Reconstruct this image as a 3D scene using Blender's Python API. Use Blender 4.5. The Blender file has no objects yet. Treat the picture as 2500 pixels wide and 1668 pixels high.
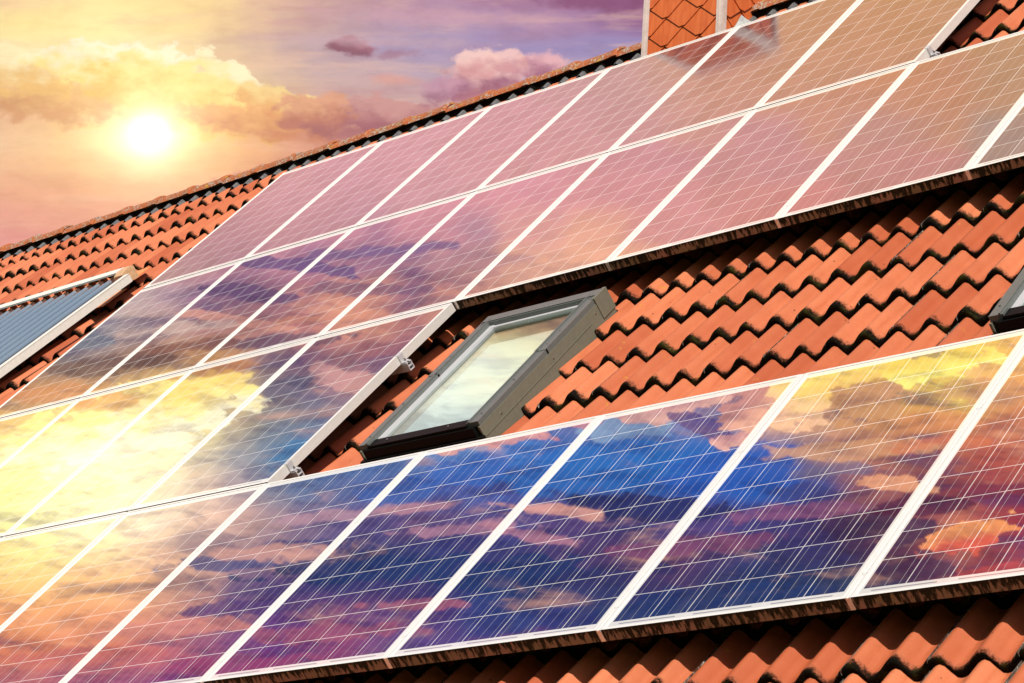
import bpy, math, random
import numpy as np
from mathutils import Matrix, Vector
random.seed(7)
C = bpy.context.scene.collection
sc = bpy.context.scene
TH = math.radians(48.0); CT, ST = math.cos(TH), math.sin(TH)
ZB = 8.4                                   # height of the array's upper edge above the garden
PV = 1.6452                                # pitch of the panel rows up the slope, panels are 1 m apart

def W(u, v, n):                            # roof coordinates (along ridge, up the slope, off the roof) -> world
    return Vector((u, v*CT - n*ST, v*ST + n*CT + ZB))

def sag(u, v, n):                          # the old roof is not quite flat: it lifts to the left and a little at the ridge
    q = max(0.0, min(1.0, (v+1.3)/1.5)); q = q*q*(3-2*q)
    return 0.0013*(min(u, 1.5)-1.5)**2*max(0.0, min(1.0, (v+4.5)/3.0)) + 0.028*q*(1-max(0.0, min(1.0, (v-0.50)/0.088)))
def WS(u, v, n): return W(u, v, n+sag(u, v, n))

def lin(c):
    return tuple(((x/255.0)/12.92 if x/255.0 <= 0.04045 else ((x/255.0+0.055)/1.055)**2.4) for x in c)

# ------------------------------------------------------------------ objects
def tag(o, label=None, cat=None, group=None, kind=None):
    if label: o['label'] = label
    if cat: o['category'] = cat
    if group: o['group'] = group
    if kind: o['kind'] = kind
    return o

def empty(name, loc, rot=(0, 0, 0)):
    o = bpy.data.objects.new(name, None); o.empty_display_size = 0.2
    C.objects.link(o); o.location = loc; o.rotation_euler = rot
    return o

class MB:
    """collects faces; build() links them as one mesh object"""
    def __init__(s): s.v = []; s.f = []; s.m = []; s.uv = []; s.sm = []
    def face(s, pts, m=0, uv=None, smooth=False):
        i = len(s.v); s.v.extend([tuple(p) for p in pts]); s.f.append(tuple(range(i, i+len(pts))))
        s.m.append(m); s.uv.append(uv or [(p[0], p[1]) for p in pts]); s.sm.append(smooth)
    def box(s, a0, a1, b0, b1, c0, c1, m=0, mats=None):
        P = lambda a, b, c: (a, b, c)
        F = {'top': [P(a0,b0,c1),P(a1,b0,c1),P(a1,b1,c1),P(a0,b1,c1)], 'bot': [P(a0,b1,c0),P(a1,b1,c0),P(a1,b0,c0),P(a0,b0,c0)],
             'b-': [P(a0,b0,c0),P(a1,b0,c0),P(a1,b0,c1),P(a0,b0,c1)], 'b+': [P(a1,b1,c0),P(a0,b1,c0),P(a0,b1,c1),P(a1,b1,c1)],
             'a-': [P(a0,b1,c0),P(a0,b0,c0),P(a0,b0,c1),P(a0,b1,c1)], 'a+': [P(a1,b0,c0),P(a1,b1,c0),P(a1,b1,c1),P(a1,b0,c1)]}
        for k, p in F.items():
            mm = mats.get(k, m) if mats else m
            uv = [(q[0], q[2]) for q in p] if k in ('b-', 'b+') else ([(q[1], q[2]) for q in p] if k in ('a-', 'a+') else None)
            s.face(p, mm, uv)
    def grid(s, rows, m=0, closed=False, uvs=None, smooth=True, flip=False):
        i = len(s.v); nr = len(rows); nc = len(rows[0])
        for r in rows: s.v.extend([tuple(p) for p in r])
        for a in range(nr-1):
            for b in range(nc if closed else nc-1):
                b2 = (b+1) % nc
                q = [i+a*nc+b, i+a*nc+b2, i+(a+1)*nc+b2, i+(a+1)*nc+b]
                u = [(a, b), (a, b2), (a+1, b2), (a+1, b)]
                if flip: q.reverse(); u.reverse()
                s.f.append(tuple(q)); s.m.append(m); s.sm.append(smooth)
                s.uv.append([uvs[x][y] if uvs else (x, y) for x, y in u])
    def tube(s, p0, p1, r, seg=10, m=0, caps=True):
        p0 = Vector(p0); p1 = Vector(p1); d = (p1-p0).normalized()
        a = d.orthogonal().normalized(); b = d.cross(a)
        R0 = [p0+(a*math.cos(t)+b*math.sin(t))*r for t in [2*math.pi*k/seg for k in range(seg)]]
        R1 = [p+(p1-p0) for p in R0]
        s.grid([R0, R1], m, closed=True, flip=True)
        if caps: s.face(list(reversed(R0)), m); s.face(R1, m)
    def build(s, name, mats, parent=None, xf=None, off=None, weld=False):
        v = s.v
        if xf: v = [tuple(xf(*p)) for p in v]
        if off is not None: v = [(p[0]-off[0], p[1]-off[1], p[2]-off[2]) for p in v]
        me = bpy.data.meshes.new(name); me.from_pydata(v, [], s.f)
        for k in (mats if isinstance(mats, (list, tuple)) else [mats]): me.materials.append(k)
        me.polygons.foreach_set('material_index', s.m)
        me.polygons.foreach_set('use_smooth', s.sm)
        ul = me.uv_layers.new(name='UVMap')
        flat = [x for f in s.uv for p in f for x in p]
        ul.data.foreach_set('uv', flat)
        me.update()
        o = bpy.data.objects.new(name, me); C.objects.link(o)
        if parent: o.parent = parent
        return o

def copy_tree(o, parent=None):
    c = o.copy(); C.objects.link(c); c.parent = parent
    for ch in list(o.children): copy_tree(ch, c)
    return c

# ------------------------------------------------------------------ node helper
class NT:
    def __init__(s, tree): s.t = tree; s.n = tree.nodes; s.l = tree.links; s.n.clear()
    def N(s, typ, **kw):
        x = s.n.new(typ)
        for k, v in kw.items(): setattr(x, k, v)
        return x
    def put(s, sock, v):
        if isinstance(v, bpy.types.NodeSocket): s.l.new(v, sock)
        else:
            try: sock.default_value = v
            except Exception: sock.default_value = tuple(v)+(1,)
    def math(s, op, a, b=None, c=None, clamp=False):
        x = s.N('ShaderNodeMath', operation=op, use_clamp=clamp); s.put(x.inputs[0], a)
        if b is not None: s.put(x.inputs[1], b)
        if c is not None: s.put(x.inputs[2], c)
        return x.outputs[0]
    def dot(s, a, v):
        x = s.N('ShaderNodeVectorMath', operation='DOT_PRODUCT'); s.put(x.inputs[0], a); s.put(x.inputs[1], v); return x.outputs['Value']
    def mapr(s, v, a, b, c=0.0, d=1.0, smooth=True):
        x = s.N('ShaderNodeMapRange', interpolation_type='SMOOTHSTEP' if smooth else 'LINEAR'); x.clamp = not smooth
        for i, k in enumerate((v, a, b, c, d)): s.put(x.inputs[i], k)
        return x.outputs[0]
    def mix(s, f, a, b, blend='MIX'):
        x = s.N('ShaderNodeMix', data_type='RGBA', blend_type=blend); x.clamp_factor = True
        s.put(x.inputs[0], f)
        for sock, v in ((x.inputs[6], a), (x.inputs[7], b)):
            if isinstance(v, bpy.types.NodeSocket): s.l.new(v, sock)
            else: sock.default_value = tuple(v)[:3]+(1,)
        return x.outputs[2]
    def noise(s, vec, scale, detail=3, rough=0.55, dist=0.0, dim='3D', col=False):
        x = s.N('ShaderNodeTexNoise', noise_dimensions=dim); s.put(x.inputs['Vector'], vec)
        x.inputs['Scale'].default_value = scale; x.inputs['Detail'].default_value = detail
        x.inputs['Roughness'].default_value = rough; x.inputs['Distortion'].default_value = dist
        return x.outputs['Color'] if col else x.outputs[0]
    def comb(s, x, y, z=0.0):
        c = s.N('ShaderNodeCombineXYZ')
        for i, v in enumerate((x, y, z)): s.put(c.inputs[i], v)
        return c.outputs[0]
    def sep(s, v):
        c = s.N('ShaderNodeSeparateXYZ'); s.put(c.inputs[0], v); return c.outputs
    def mapping(s, v, scale):
        c = s.N('ShaderNodeMapping'); s.put(c.inputs['Vector'], v); c.inputs['Scale'].default_value = scale; return c.outputs[0]

def mat(name):
    m = bpy.data.materials.new(name); m.use_nodes = True
    return m, NT(m.node_tree)

def out(t, sh):
    o = t.N('ShaderNodeOutputMaterial'); t.l.new(sh, o.inputs['Surface'])

def bsdf(t, col, rough=0.5, metal=0.0, spec=0.5, normal=None, coat=0.0, coat_rough=0.05):
    b = t.N('ShaderNodeBsdfPrincipled'); t.put(b.inputs['Base Color'], col if isinstance(col, bpy.types.NodeSocket) else tuple(col)[:3]+(1,))
    t.put(b.inputs['Roughness'], rough); t.put(b.inputs['Metallic'], metal); t.put(b.inputs['Specular IOR Level'], spec)
    b.inputs['Coat Weight'].default_value = coat; b.inputs['Coat Roughness'].default_value = coat_rough
    if normal: t.l.new(normal, b.inputs['Normal'])
    return b.outputs[0]

def bump(t, h, strength=0.3, dist=0.01):
    b = t.N('ShaderNodeBump'); b.inputs['Strength'].default_value = strength; b.inputs['Distance'].default_value = dist
    t.l.new(h, b.inputs['Height']); return b.outputs[0]

def tc(t, k='Object'): return t.N('ShaderNodeTexCoord').outputs[k]

def simple(name, col, rough=0.5, metal=0.0, spec=0.5, var=0.12, nscale=40, coat=0.0, bmp=0.0):
    m, t = mat(name); p = tc(t)
    n = t.noise(p, nscale, 4, 0.6)
    c = t.mix(t.mapr(n, 0.3, 0.7), tuple(x*(1-var) for x in col), tuple(min(1, x*(1+var)) for x in col))
    nm = bump(t, n, bmp, 0.004) if bmp else None
    out(t, bsdf(t, c, rough, metal, spec, nm, coat)); return m

# ------------------------------------------------------------------ materials
REFL = 0.60
def m_cells(name='solar_cells', rough=0.012):
    m, t = mat(name)
    uv = tc(t, 'UV'); s = t.sep(uv); x, y = s[0], s[1]
    fx = t.math('FRACT', x); fy = t.math('FRACT', y)
    def line(fr, hw):
        d = t.math('MINIMUM', fr, t.math('SUBTRACT', 1.0, fr)); return t.mapr(d, hw*0.6, hw*1.3, 1.0, 0.0, False)
    gap = t.math('MAXIMUM', line(fx, 0.0125), line(fy, 0.0115))
    bars = None
    for c in (1/6, 0.5, 5/6):
        b = t.mapr(t.math('ABSOLUTE', t.math('SUBTRACT', fx, c)), 0.0030, 0.0075, 1.0, 0.0, False)
        bars = b if bars is None else t.math('MAXIMUM', bars, b)
    inx = t.math('MULTIPLY', t.math('GREATER_THAN', x, 0.0), t.math('LESS_THAN', x, 6.0))
    iny = t.math('MULTIPLY', t.math('GREATER_THAN', y, 0.0), t.math('LESS_THAN', y, 10.0))
    ins = t.math('MULTIPLY', inx, iny)
    # grey interconnect ribbons in the lower white margin, one per pair of cells
    px = t.math('FRACT', t.math('MULTIPLY', x, 0.5))
    rib = t.math('MULTIPLY', t.math('GREATER_THAN', px, 0.12), t.math('LESS_THAN', px, 0.88))
    rib = t.math('MULTIPLY', rib, t.math('MULTIPLY', t.math('LESS_THAN', y, -0.07), t.math('GREATER_THAN', y, -0.11)))
    rib = t.math('MULTIPLY', rib, inx)
    # one tone per silicon wafer, and crystal grain inside it
    cell = t.comb(t.math('FLOOR', x), t.math('FLOOR', y), 0.0)
    wn = t.N('ShaderNodeTexWhiteNoise', noise_dimensions='4D'); t.put(wn.inputs['Vector'], cell)
    oi = t.N('ShaderNodeObjectInfo'); t.put(wn.inputs['W'], oi.outputs['Random'])
    vo = t.N('ShaderNodeTexVoronoi'); t.put(vo.inputs['Vector'], uv); vo.inputs['Scale'].default_value = 11
    grain = t.sep(vo.outputs['Color'])[0]
    k = t.math('ADD', t.math('MULTIPLY', wn.outputs['Value'], 0.6), t.math('MULTIPLY', grain, 0.4))
    cellc = t.mix(k, (0.006, 0.011, 0.035), (0.020, 0.034, 0.105))
    col = t.mix(bars, cellc, (0.52, 0.51, 0.52)); col = t.mix(gap, col, (0.80, 0.78, 0.76))
    white = t.mix(rib, (0.82, 0.80, 0.77), (0.35, 0.34, 0.36))
    col = t.mix(ins, white, col)
    bright = t.math('SUBTRACT', 1.0, t.math('MULTIPLY', ins, t.math('SUBTRACT', 1.0, t.math('MAXIMUM', gap, t.math('MULTIPLY', bars, 0.45)))))
    fac = t.math('SUBTRACT', REFL, t.math('MULTIPLY', bright, 0.24))
    fac = t.math('ADD', fac, t.math('MULTIPLY', t.math('SUBTRACT', wn.outputs['Value'], 0.5), 0.05))
    # faint dust on the glass
    dust = t.mapr(t.noise(tc(t), 260, 2, 0.5), 0.73, 0.78)
    col = t.mix(t.math('MULTIPLY', dust, 0.5), col, (0.5, 0.45, 0.4))
    film = t.math('MULTIPLY', t.mapr(t.noise(t.comb(t.math('MULTIPLY_ADD', oi.outputs['Random'], 40.0, x), t.math('MULTIPLY', y, 0.35), 0.0), 1.6, 4, 0.6), 0.40, 0.75), t.mapr(y, 1.6, -0.1, 0.05, 1.0))
    film = t.math('MULTIPLY', film, ins)
    col = t.mix(t.math('MULTIPLY', film, 0.16), col, (0.42, 0.37, 0.32))
    fac = t.math('SUBTRACT', fac, t.math('MULTIPLY', film, 0.10))
    d = t.N('ShaderNodeBsdfDiffuse'); t.put(d.inputs[0], col)
    g = t.N('ShaderNodeBsdfGlossy'); g.inputs['Roughness'].default_value = rough
    g.inputs['Color'].default_value = (1, 1, 1, 1)
    mx = t.N('ShaderNodeMixShader'); t.put(mx.inputs[0], fac); t.l.new(d.outputs[0], mx.inputs[1]); t.l.new(g.outputs[0], mx.inputs[2])
    out(t, mx.outputs[0]); return m

def m_dirty():
    m, t = mat('stained_frame_edge')
    uv = tc(t, 'UV'); s = t.sep(uv)
    oi = t.N('ShaderNodeObjectInfo')
    ux = t.math('ADD', s[0], t.math('MULTIPLY', oi.outputs['Random'], 31.0))
    drift = t.noise(t.comb(t.math('MULTIPLY', ux, 6.0), s[1], 0.0), 3, 2)
    st = t.noise(t.comb(t.math('MULTIPLY', t.math('ADD', ux, t.math('MULTIPLY', drift, 0.02)), 62.0), t.math('MULTIPLY', s[1], 14.0), 0.0), 1.0, 3, 0.6)
    top = t.mapr(s[1], -0.046, 0.0, 0.0, 1.0, False)
    v = t.math('ADD', st, t.math('MULTIPLY', t.math('POWER', top, 2.0), 0.16))
    mask = t.mapr(v, 0.47, 0.60)
    big = t.noise(t.comb(ux, s[1], 0.0), 5.0, 3)
    base = t.mix(t.mapr(big, 0.35, 0.65), (0.42, 0.24, 0.19), (0.30, 0.22, 0.14))
    col = t.mix(mask, base, (0.022, 0.018, 0.009))
    fine = t.noise(t.mapping(tc(t), (1, 1, 1)), 420, 3, 0.7)
    col = t.mix(t.math('MULTIPLY', t.mapr(fine, 0.5, 0.7), 0.55), col, (0.06, 0.05, 0.03))
    out(t, bsdf(t, col, 0.8, 0, 0.2)); return m

def m_alu(name, col=(0.88, 0.87, 0.85), refl=0.26, rough=0.25):
    m, t = mat(name); p = tc(t)
    n = t.noise(t.mapping(p, (6, 1, 6)), 30, 4, 0.6)
    c = t.mix(t.mapr(n, 0.3, 0.75), col, tuple(x*0.90 for x in col))
    d = t.N('ShaderNodeBsdfDiffuse'); t.put(d.inputs[0], c)
    g = t.N('ShaderNodeBsdfGlossy'); g.inputs['Roughness'].default_value = rough; g.inputs['Color'].default_value = (0.95, 0.95, 0.95, 1)
    mx = t.N('ShaderNodeMixShader'); mx.inputs[0].default_value = refl
    t.l.new(d.outputs[0], mx.inputs[1]); t.l.new(g.outputs[0], mx.inputs[2]); out(t, mx.outputs[0]); return m

TILEW, TILEV = 0.308, 0.3355
def m_tiles():
    m, t = mat('clay_roof_tiles')
    uv = tc(t, 'UV'); s = t.sep(uv); p = tc(t)
    ti = t.math('FLOOR', s[0]); sx = t.math('SUBTRACT', s[0], ti)              # tile number, 0..1 across
    tj = t.math('FLOOR', s[1]); sy = t.math('SUBTRACT', s[1], tj)              # course number, 0..1 up the tile (offset .2)
    wn = t.N('ShaderNodeTexWhiteNoise', noise_dimensions='2D'); t.put(wn.inputs['Vector'], t.comb(ti, tj))
    r = t.sep(wn.outputs['Color'])
    n1 = t.noise(p, 5.0, 4, 0.6); n2 = t.noise(p, 60, 4, 0.65); n3 = t.noise(p, 330, 3, 0.7)
    long = t.noise(t.mapping(t.comb(s[0], s[1], 0), (22, 2.0, 1)), 1.0, 3)
    base = t.mix(t.mapr(t.math('ADD', t.math('MULTIPLY', r[0], 0.55), t.math('MULTIPLY', n1, 0.5)), 0.15, 0.85), (0.42, 0.092, 0.036), (0.63, 0.195, 0.088))
    base = t.mix(t.math('MULTIPLY', t.mapr(long, 0.5, 0.75), 0.42), base, (0.46, 0.105, 0.034))
    base = t.mix(t.math('MULTIPLY', t.mapr(n2, 0.52, 0.75), 0.40), base, (0.43, 0.12, 0.05))
    base = t.mix(t.math('MULTIPLY', t.mapr(n3, 0.62, 0.72), 0.6), base, (0.20, 0.065, 0.03))
    base = t.mix(t.math('MULTIPLY', t.mapr(n3, 0.36, 0.30), 0.35), base, (0.78, 0.36, 0.22))
    # darker tone along the troughs, broken up by lengthwise streaks
    cx_ = t.math('FRACT', t.math('MULTIPLY', t.math('SUBTRACT', sx, 0.133), 2.0))
    tro = t.mapr(t.math('ABSOLUTE', t.math('SUBTRACT', cx_, 0.42)), 0.05, 0.32, 1.0, 0.0)
    trough_tone = t.math('MULTIPLY', tro, t.mapr(t.math('ADD', t.math('MULTIPLY', long, 0.6), t.math('MULTIPLY', n2, 0.4)), 0.38, 0.62))
    base = t.mix(t.math('MULTIPLY', trough_tone, 0.55), base, (0.34, 0.085, 0.032))
    # rare ochre lichen
    och = t.math('MULTIPLY', t.mapr(t.noise(p, 14, 4, 0.7), 0.66, 0.72), 0.6)
    base = t.mix(och, base, (0.50, 0.26, 0.03))
    # dark specks and holes
    vo = t.N('ShaderNodeTexVoronoi'); t.put(vo.inputs['Vector'], p); vo.inputs['Scale'].default_value = 16
    vs = t.sep(vo.outputs['Color'])
    spk = t.math('MULTIPLY', t.mapr(vo.outputs['Distance'], 0.05, 0.09, 1.0, 0.0), t.math('GREATER_THAN', vs[0], 0.62))
    base = t.mix(t.math('MULTIPLY', spk, 0.85), base, (0.05, 0.025, 0.015))
    # pale lichen crumbs and dark dashes along the seam between two tiles
    nl = t.noise(p, 55, 3, 0.7)
    big = t.noise(p, 9, 2, 0.5)
    ed = t.math('MINIMUM', sx, t.math('SUBTRACT', 1.0, sx))
    near = t.mapr(t.math('ADD', ed, t.math('MULTIPLY', t.math('SUBTRACT', nl, 0.5), 0.10)), 0.030, 0.085, 1.0, 0.0)
    lich = t.math('MULTIPLY', near, t.mapr(t.math('ADD', nl, t.math('MULTIPLY', big, 0.5)), 0.70, 0.74))
    base = t.mix(lich, base, (0.74, 0.68, 0.60))
    sm = t.math('MULTIPLY', t.mapr(t.math('ADD', ed, t.math('MULTIPLY', t.math('SUBTRACT', n3, 0.5), 0.04)), 0.030, 0.055, 1.0, 0.0), t.mapr(nl, 0.70, 0.56))
    base = t.mix(t.math('MULTIPLY', sm, 0.85), base, (0.03, 0.018, 0.012))
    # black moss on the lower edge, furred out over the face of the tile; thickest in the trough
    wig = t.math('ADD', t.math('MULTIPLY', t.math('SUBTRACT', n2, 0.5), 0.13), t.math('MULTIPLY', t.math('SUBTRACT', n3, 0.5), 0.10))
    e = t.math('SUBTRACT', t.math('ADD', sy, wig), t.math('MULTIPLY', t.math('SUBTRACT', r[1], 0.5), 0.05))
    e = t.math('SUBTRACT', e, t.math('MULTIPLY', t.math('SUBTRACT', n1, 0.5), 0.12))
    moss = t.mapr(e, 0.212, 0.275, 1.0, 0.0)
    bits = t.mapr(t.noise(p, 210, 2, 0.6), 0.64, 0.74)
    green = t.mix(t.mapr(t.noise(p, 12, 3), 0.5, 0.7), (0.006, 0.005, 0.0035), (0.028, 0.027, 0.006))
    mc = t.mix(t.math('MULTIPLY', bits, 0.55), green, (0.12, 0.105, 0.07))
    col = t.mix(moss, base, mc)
    h = t.math('ADD', t.math('MULTIPLY', n3, 0.4), t.math('MULTIPLY', moss, 1.2))
    rough = t.mix(moss, (0.62,)*3, (0.95,)*3)
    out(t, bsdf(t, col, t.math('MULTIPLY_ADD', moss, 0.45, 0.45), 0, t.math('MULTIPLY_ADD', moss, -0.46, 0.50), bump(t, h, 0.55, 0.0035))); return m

def m_ridge():
    m, t = mat('lichened_ridge_tile'); p = tc(t)
    n1 = t.noise(p, 9, 4, 0.6); n2 = t.noise(p, 42, 5, 0.75); n3 = t.noise(p, 160, 3, 0.7)
    base = t.mix(t.mapr(n1, 0.3, 0.7), (0.52, 0.140, 0.05), (0.36, 0.13, 0.06))
    base = t.mix(t.mapr(t.math('ADD', n2, t.math('MULTIPLY', n1, 0.35)), 0.70, 0.77), base, (0.46, 0.40, 0.34))
    base = t.mix(t.mapr(t.noise(p, 17, 4, 0.7), 0.61, 0.66), base, (0.60, 0.34, 0.035))
    base = t.mix(t.math('MULTIPLY', t.mapr(n3, 0.52, 0.62), 0.7), base, (0.10, 0.065, 0.035))
    out(t, bsdf(t, base, 0.85, 0, 0.2, bump(t, n2, 0.7, 0.01))); return m

def m_clad():
    m, t = mat('clay_shingle'); p = tc(t)
    uv = tc(t, 'UV')
    n = t.noise(t.mapping(p, (40, 40, 3)), 1, 3, 0.6); n2 = t.noise(p, 12, 3)
    base = t.mix(t.mapr(n, 0.3, 0.7), (0.56, 0.110, 0.026), (0.64, 0.155, 0.045))
    base = t.mix(t.math('MULTIPLY', t.mapr(n2, 0.5, 0.75), 0.4), base, (0.46, 0.085, 0.028))
    out(t, bsdf(t, base, 0.6, 0, 0.35, bump(t, n, 0.15, 0.003))); return m

def m_pane():
    m, t = mat('window_glass')
    tr = t.N('ShaderNodeBsdfTransparent'); tr.inputs[0].default_value = (0.93, 0.97, 0.95, 1)
    g = t.N('ShaderNodeBsdfGlossy'); g.inputs['Roughness'].default_value = 0.01
    mx = t.N('ShaderNodeMixShader'); mx.inputs[0].default_value = 0.32
    t.l.new(tr.outputs[0], mx.inputs[1]); t.l.new(g.outputs[0], mx.inputs[2]); out(t, mx.outputs[0]); return m

def m_vac():
    m, t = mat('vacuum_tube_glass')
    d = t.N('ShaderNodeBsdfDiffuse'); d.inputs[0].default_value = (0.30, 0.42, 0.56, 1)
    g = t.N('ShaderNodeBsdfGlossy'); g.inputs['Roughness'].default_value = 0.10
    mx = t.N('ShaderNodeMixShader'); mx.inputs[0].default_value = 0.55
    t.l.new(d.outputs[0], mx.inputs[1]); t.l.new(g.outputs[0], mx.inputs[2]); out(t, mx.outputs[0]); return m

def m_ground():
    m, t = mat('meadow'); p = tc(t); n = t.noise(p, 1.2, 6, 0.65); n2 = t.noise(p, 0.05, 3)
    c = t.mix(t.mapr(n, 0.3, 0.7), (0.045, 0.085, 0.02), (0.10, 0.12, 0.035)); c = t.mix(t.mapr(n2, 0.4, 0.6), c, (0.08, 0.10, 0.03))
    out(t, bsdf(t, c, 0.95, 0, 0.1)); return m

M = dict(cells=m_cells(), matt=m_cells('weathered_solar_cells', 0.13), dirty=m_dirty(), alu=m_alu('anodised_frame'), strip=m_alu('aluminium_strip', (0.84, 0.84, 0.82), 0.32, 0.18),
         rail=m_alu('raw_aluminium', (0.62, 0.62, 0.66), 0.3, 0.3), tiles=m_tiles(), ridge=m_ridge(), clad=m_clad(), pane=m_pane(), vac=m_vac(),
         cover=simple('grey_window_cover', (0.13, 0.14, 0.135), 0.4, 0.0, 0.5, 0.06),
         side=simple('umber_grey_flashing', (0.17, 0.165, 0.125), 0.45, 0.0, 0.5, 0.06),
         black=simple('black_window_apron', (0.006, 0.006, 0.006), 0.5, 0.0, 0.12, 0.1),
         blind=simple('white_blind', (0.93, 0.94, 0.92), 0.8, 0, 0.2, 0.02, 8),
         wood=simple('lacquered_pine', (0.66, 0.52, 0.33), 0.5, 0, 0.4, 0.08, 14),
         screw=simple('steel_screw', (0.5, 0.5, 0.5), 0.3, 0.9, 0.5, 0.05),
         zinc=simple('zinc_corner_strip', (0.62, 0.50, 0.46), 0.42, 0.0, 0.5, 0.1, 25),
         lead=simple('lead_flashing', (0.42, 0.44, 0.44), 0.5, 0.2, 0.5, 0.2, 30, bmp=0.3),
         vent=simple('ribbed_ridge_vent', (0.17, 0.17, 0.18), 0.4, 0.3, 0.5, 0.2, 60),
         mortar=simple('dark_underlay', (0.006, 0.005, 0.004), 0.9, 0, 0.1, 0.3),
         header=simple('collector_header', (0.86, 0.85, 0.80), 0.4, 0.1, 0.5, 0.04),
         capm=simple('tan_end_cap', (0.66, 0.42, 0.24), 0.4), tray=simple('copper_toned_tray', (0.80, 0.30, 0.09), 0.4, 0.0, 0.5, 0.15, 20),
         ring=simple('rubber_collar', (0.45, 0.10, 0.02), 0.5, 0, 0.4, 0.2, 20),
         mirror=m_alu('trough_reflector', (0.03, 0.05, 0.10), 0.35, 0.18),
         render_=simple('lime_render', (0.62, 0.58, 0.50), 0.9, 0, 0.1, 0.08, 6, bmp=0.3),
         fascia=simple('brown_fascia', (0.12, 0.07, 0.04), 0.6), ground=m_ground(),
         darkglass=simple('house_window_glass', (0.02, 0.025, 0.03), 0.05, 0, 0.8, 0.05), concrete=simple('concrete_crown', (0.40, 0.38, 0.34), 0.85, 0, 0.2, 0.15, 20, bmp=0.3))

# ------------------------------------------------------------------ solar panels
GU, GV = 0.0339, 0.0475; CU = (1-2*GU)/6; CV = (PV-2*GV)/10
FH = 0.046
def panel_meshes(root):
    a0, a1, b0, b1 = 0.0105, 0.9895, 0.0055, PV-0.0055; L = 0.0125
    f = MB()
    f.box(a0, a0+L, b0, b1, -FH, 0, mats={'b-': 1}); f.box(a1-L, a1, b0, b1, -FH, 0, mats={'b-': 1})
    f.box(a0+L, a1-L, b0, b0+L, -FH, 0, mats={'b-': 1}); f.box(a0+L, a1-L, b1-L, b1, -FH, 0)
    f.build('frame', [M['alu'], M['dirty']], root)
    g = MB(); c1, c0 = -0.0025, -0.008
    x0, x1, y0, y1 = a0+L, a1-L, b0+L, b1-L
    pts = [(x0, y0, c1), (x1, y0, c1), (x1, y1, c1), (x0, y1, c1)]
    g.face(pts, 0, [((p[0]-GU)/CU, (p[1]-GV)/CV) for p in pts])
    g.face([(p[0], p[1], c0) for p in reversed(pts)], 1)
    g.build('glass', [M['cells'], M['blind']], root)

ORD = ['first', 'second', 'third', 'fourth', 'fifth', 'sixth', 'seventh', 'eighth', 'ninth']
ROWS = [('top', 0, range(0, 6)), ('second', 1, range(0, 9)), ('third', 2, range(0, 4)), ('bottom', 3, range(1, 9))]
rot = (TH, 0, 0)
first_mesh = {}
proto = empty('solar_module', W(0, -PV, 0), rot); panel_meshes(proto); first = True
extra = {(0, 0): 'its upper left corner nearest the bare ridge', (1, 0): 'beside the tube collector', (2, 3): 'left of the skylight'}
for rn, r, cols in reversed(ROWS):
    cols = list(cols)
    for i, c in enumerate(cols):
        o = proto if first else copy_tree(proto); first = False
        if r == 0:                            # the top row's glass has gone matt with age
            for ch_ in o.children:
                if ch_.name.startswith('glass'):
                    if 'g0' not in first_mesh: gm = ch_.data.copy(); gm.materials[0] = M['matt']; first_mesh['g0'] = gm
                    ch_.data = first_mesh['g0']
        o.location = W(c, -(r+1)*PV, 0)
        # the array was hung by hand: tiny differences in how each panel sits
        o.rotation_euler = (TH+random.uniform(-0.0006, 0.0006), random.uniform(-0.0008, 0.0008), 0)
        if c == cols[0]: w = 'leftmost'
        elif c == cols[-1]: w = 'rightmost'
        else: w = ORD[i]+' from the left'
        lab = f'blue cell solar panel in a white frame, {w} in the {rn} row of the array'
        if w.endswith('left'): lab = f'blue cell solar panel in a white frame, {w} in the {rn} row'
        if (r, c) == (2, 3): lab = 'solar panel left of the skylight, its tall white side edge in full view'
        tag(o, lab, 'solar panel', 'solar panels in rows on the tiled roof')

# aluminium cover strips in the joints between neighbouring panels
def strip_mesh(parent, length, tab):
    w = 0.0092
    cuts = [0.004, 0.135, 1.095, length]
    for k in range(3):
        m = MB(); b0, b1 = cuts[k]+(0.0022 if k else 0), cuts[k+1]-0.0022
        ve = 0.012 if k < 2 else 0.0      # the ends are cut to a V
        vs = 0.012 if k > 0 else 0.0
        prof = [(-w, -0.008), (-w, 0.0005), (-w*0.55, 0.0012), (0, -0.0022), (w*0.55, 0.0012), (w, 0.0005), (w, -0.008)]
        wgt = [0.0, 0.0, 0.35, 1.0, 0.35, 0.0, 0.0]
        R0 = [(p[0], b0-vs*g, p[1]) for p, g in zip(prof, wgt)]; R1 = [(p[0], b1-ve*g, p[1]) for p, g in zip(prof, wgt)]
        m.grid([R0, R1], 0, smooth=False, flip=True); m.face(R0, 0); m.face(list(reversed(R1)), 0)
        if k == 0 and tab: m.box(-w, w, 0.0045, 0.012, -FH, -0.0085)
        m.build('strip_length', M['strip'], parent)
first = {}
for rn, r, cols in ROWS:
    cols = list(cols)
    joints = [c for c in cols[1:]]
    for c in joints:
        tab = (r == 3) or (r == 1 and c >= 4)
        if tab in first: o = copy_tree(first[tab])
        else:
            o = empty('cover_strip', (0, 0, 0), rot); strip_mesh(o, PV-0.006, tab); first[tab] = o
        o.location = W(c, -(r+1)*PV, 0); i = cols.index(c)
        tag(o, f'pale aluminium strip covering the joint between the {ORD[i-1]} and {ORD[i]} panels of the {rn} row', 'cover strip', 'cover strips between the solar panels')

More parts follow.
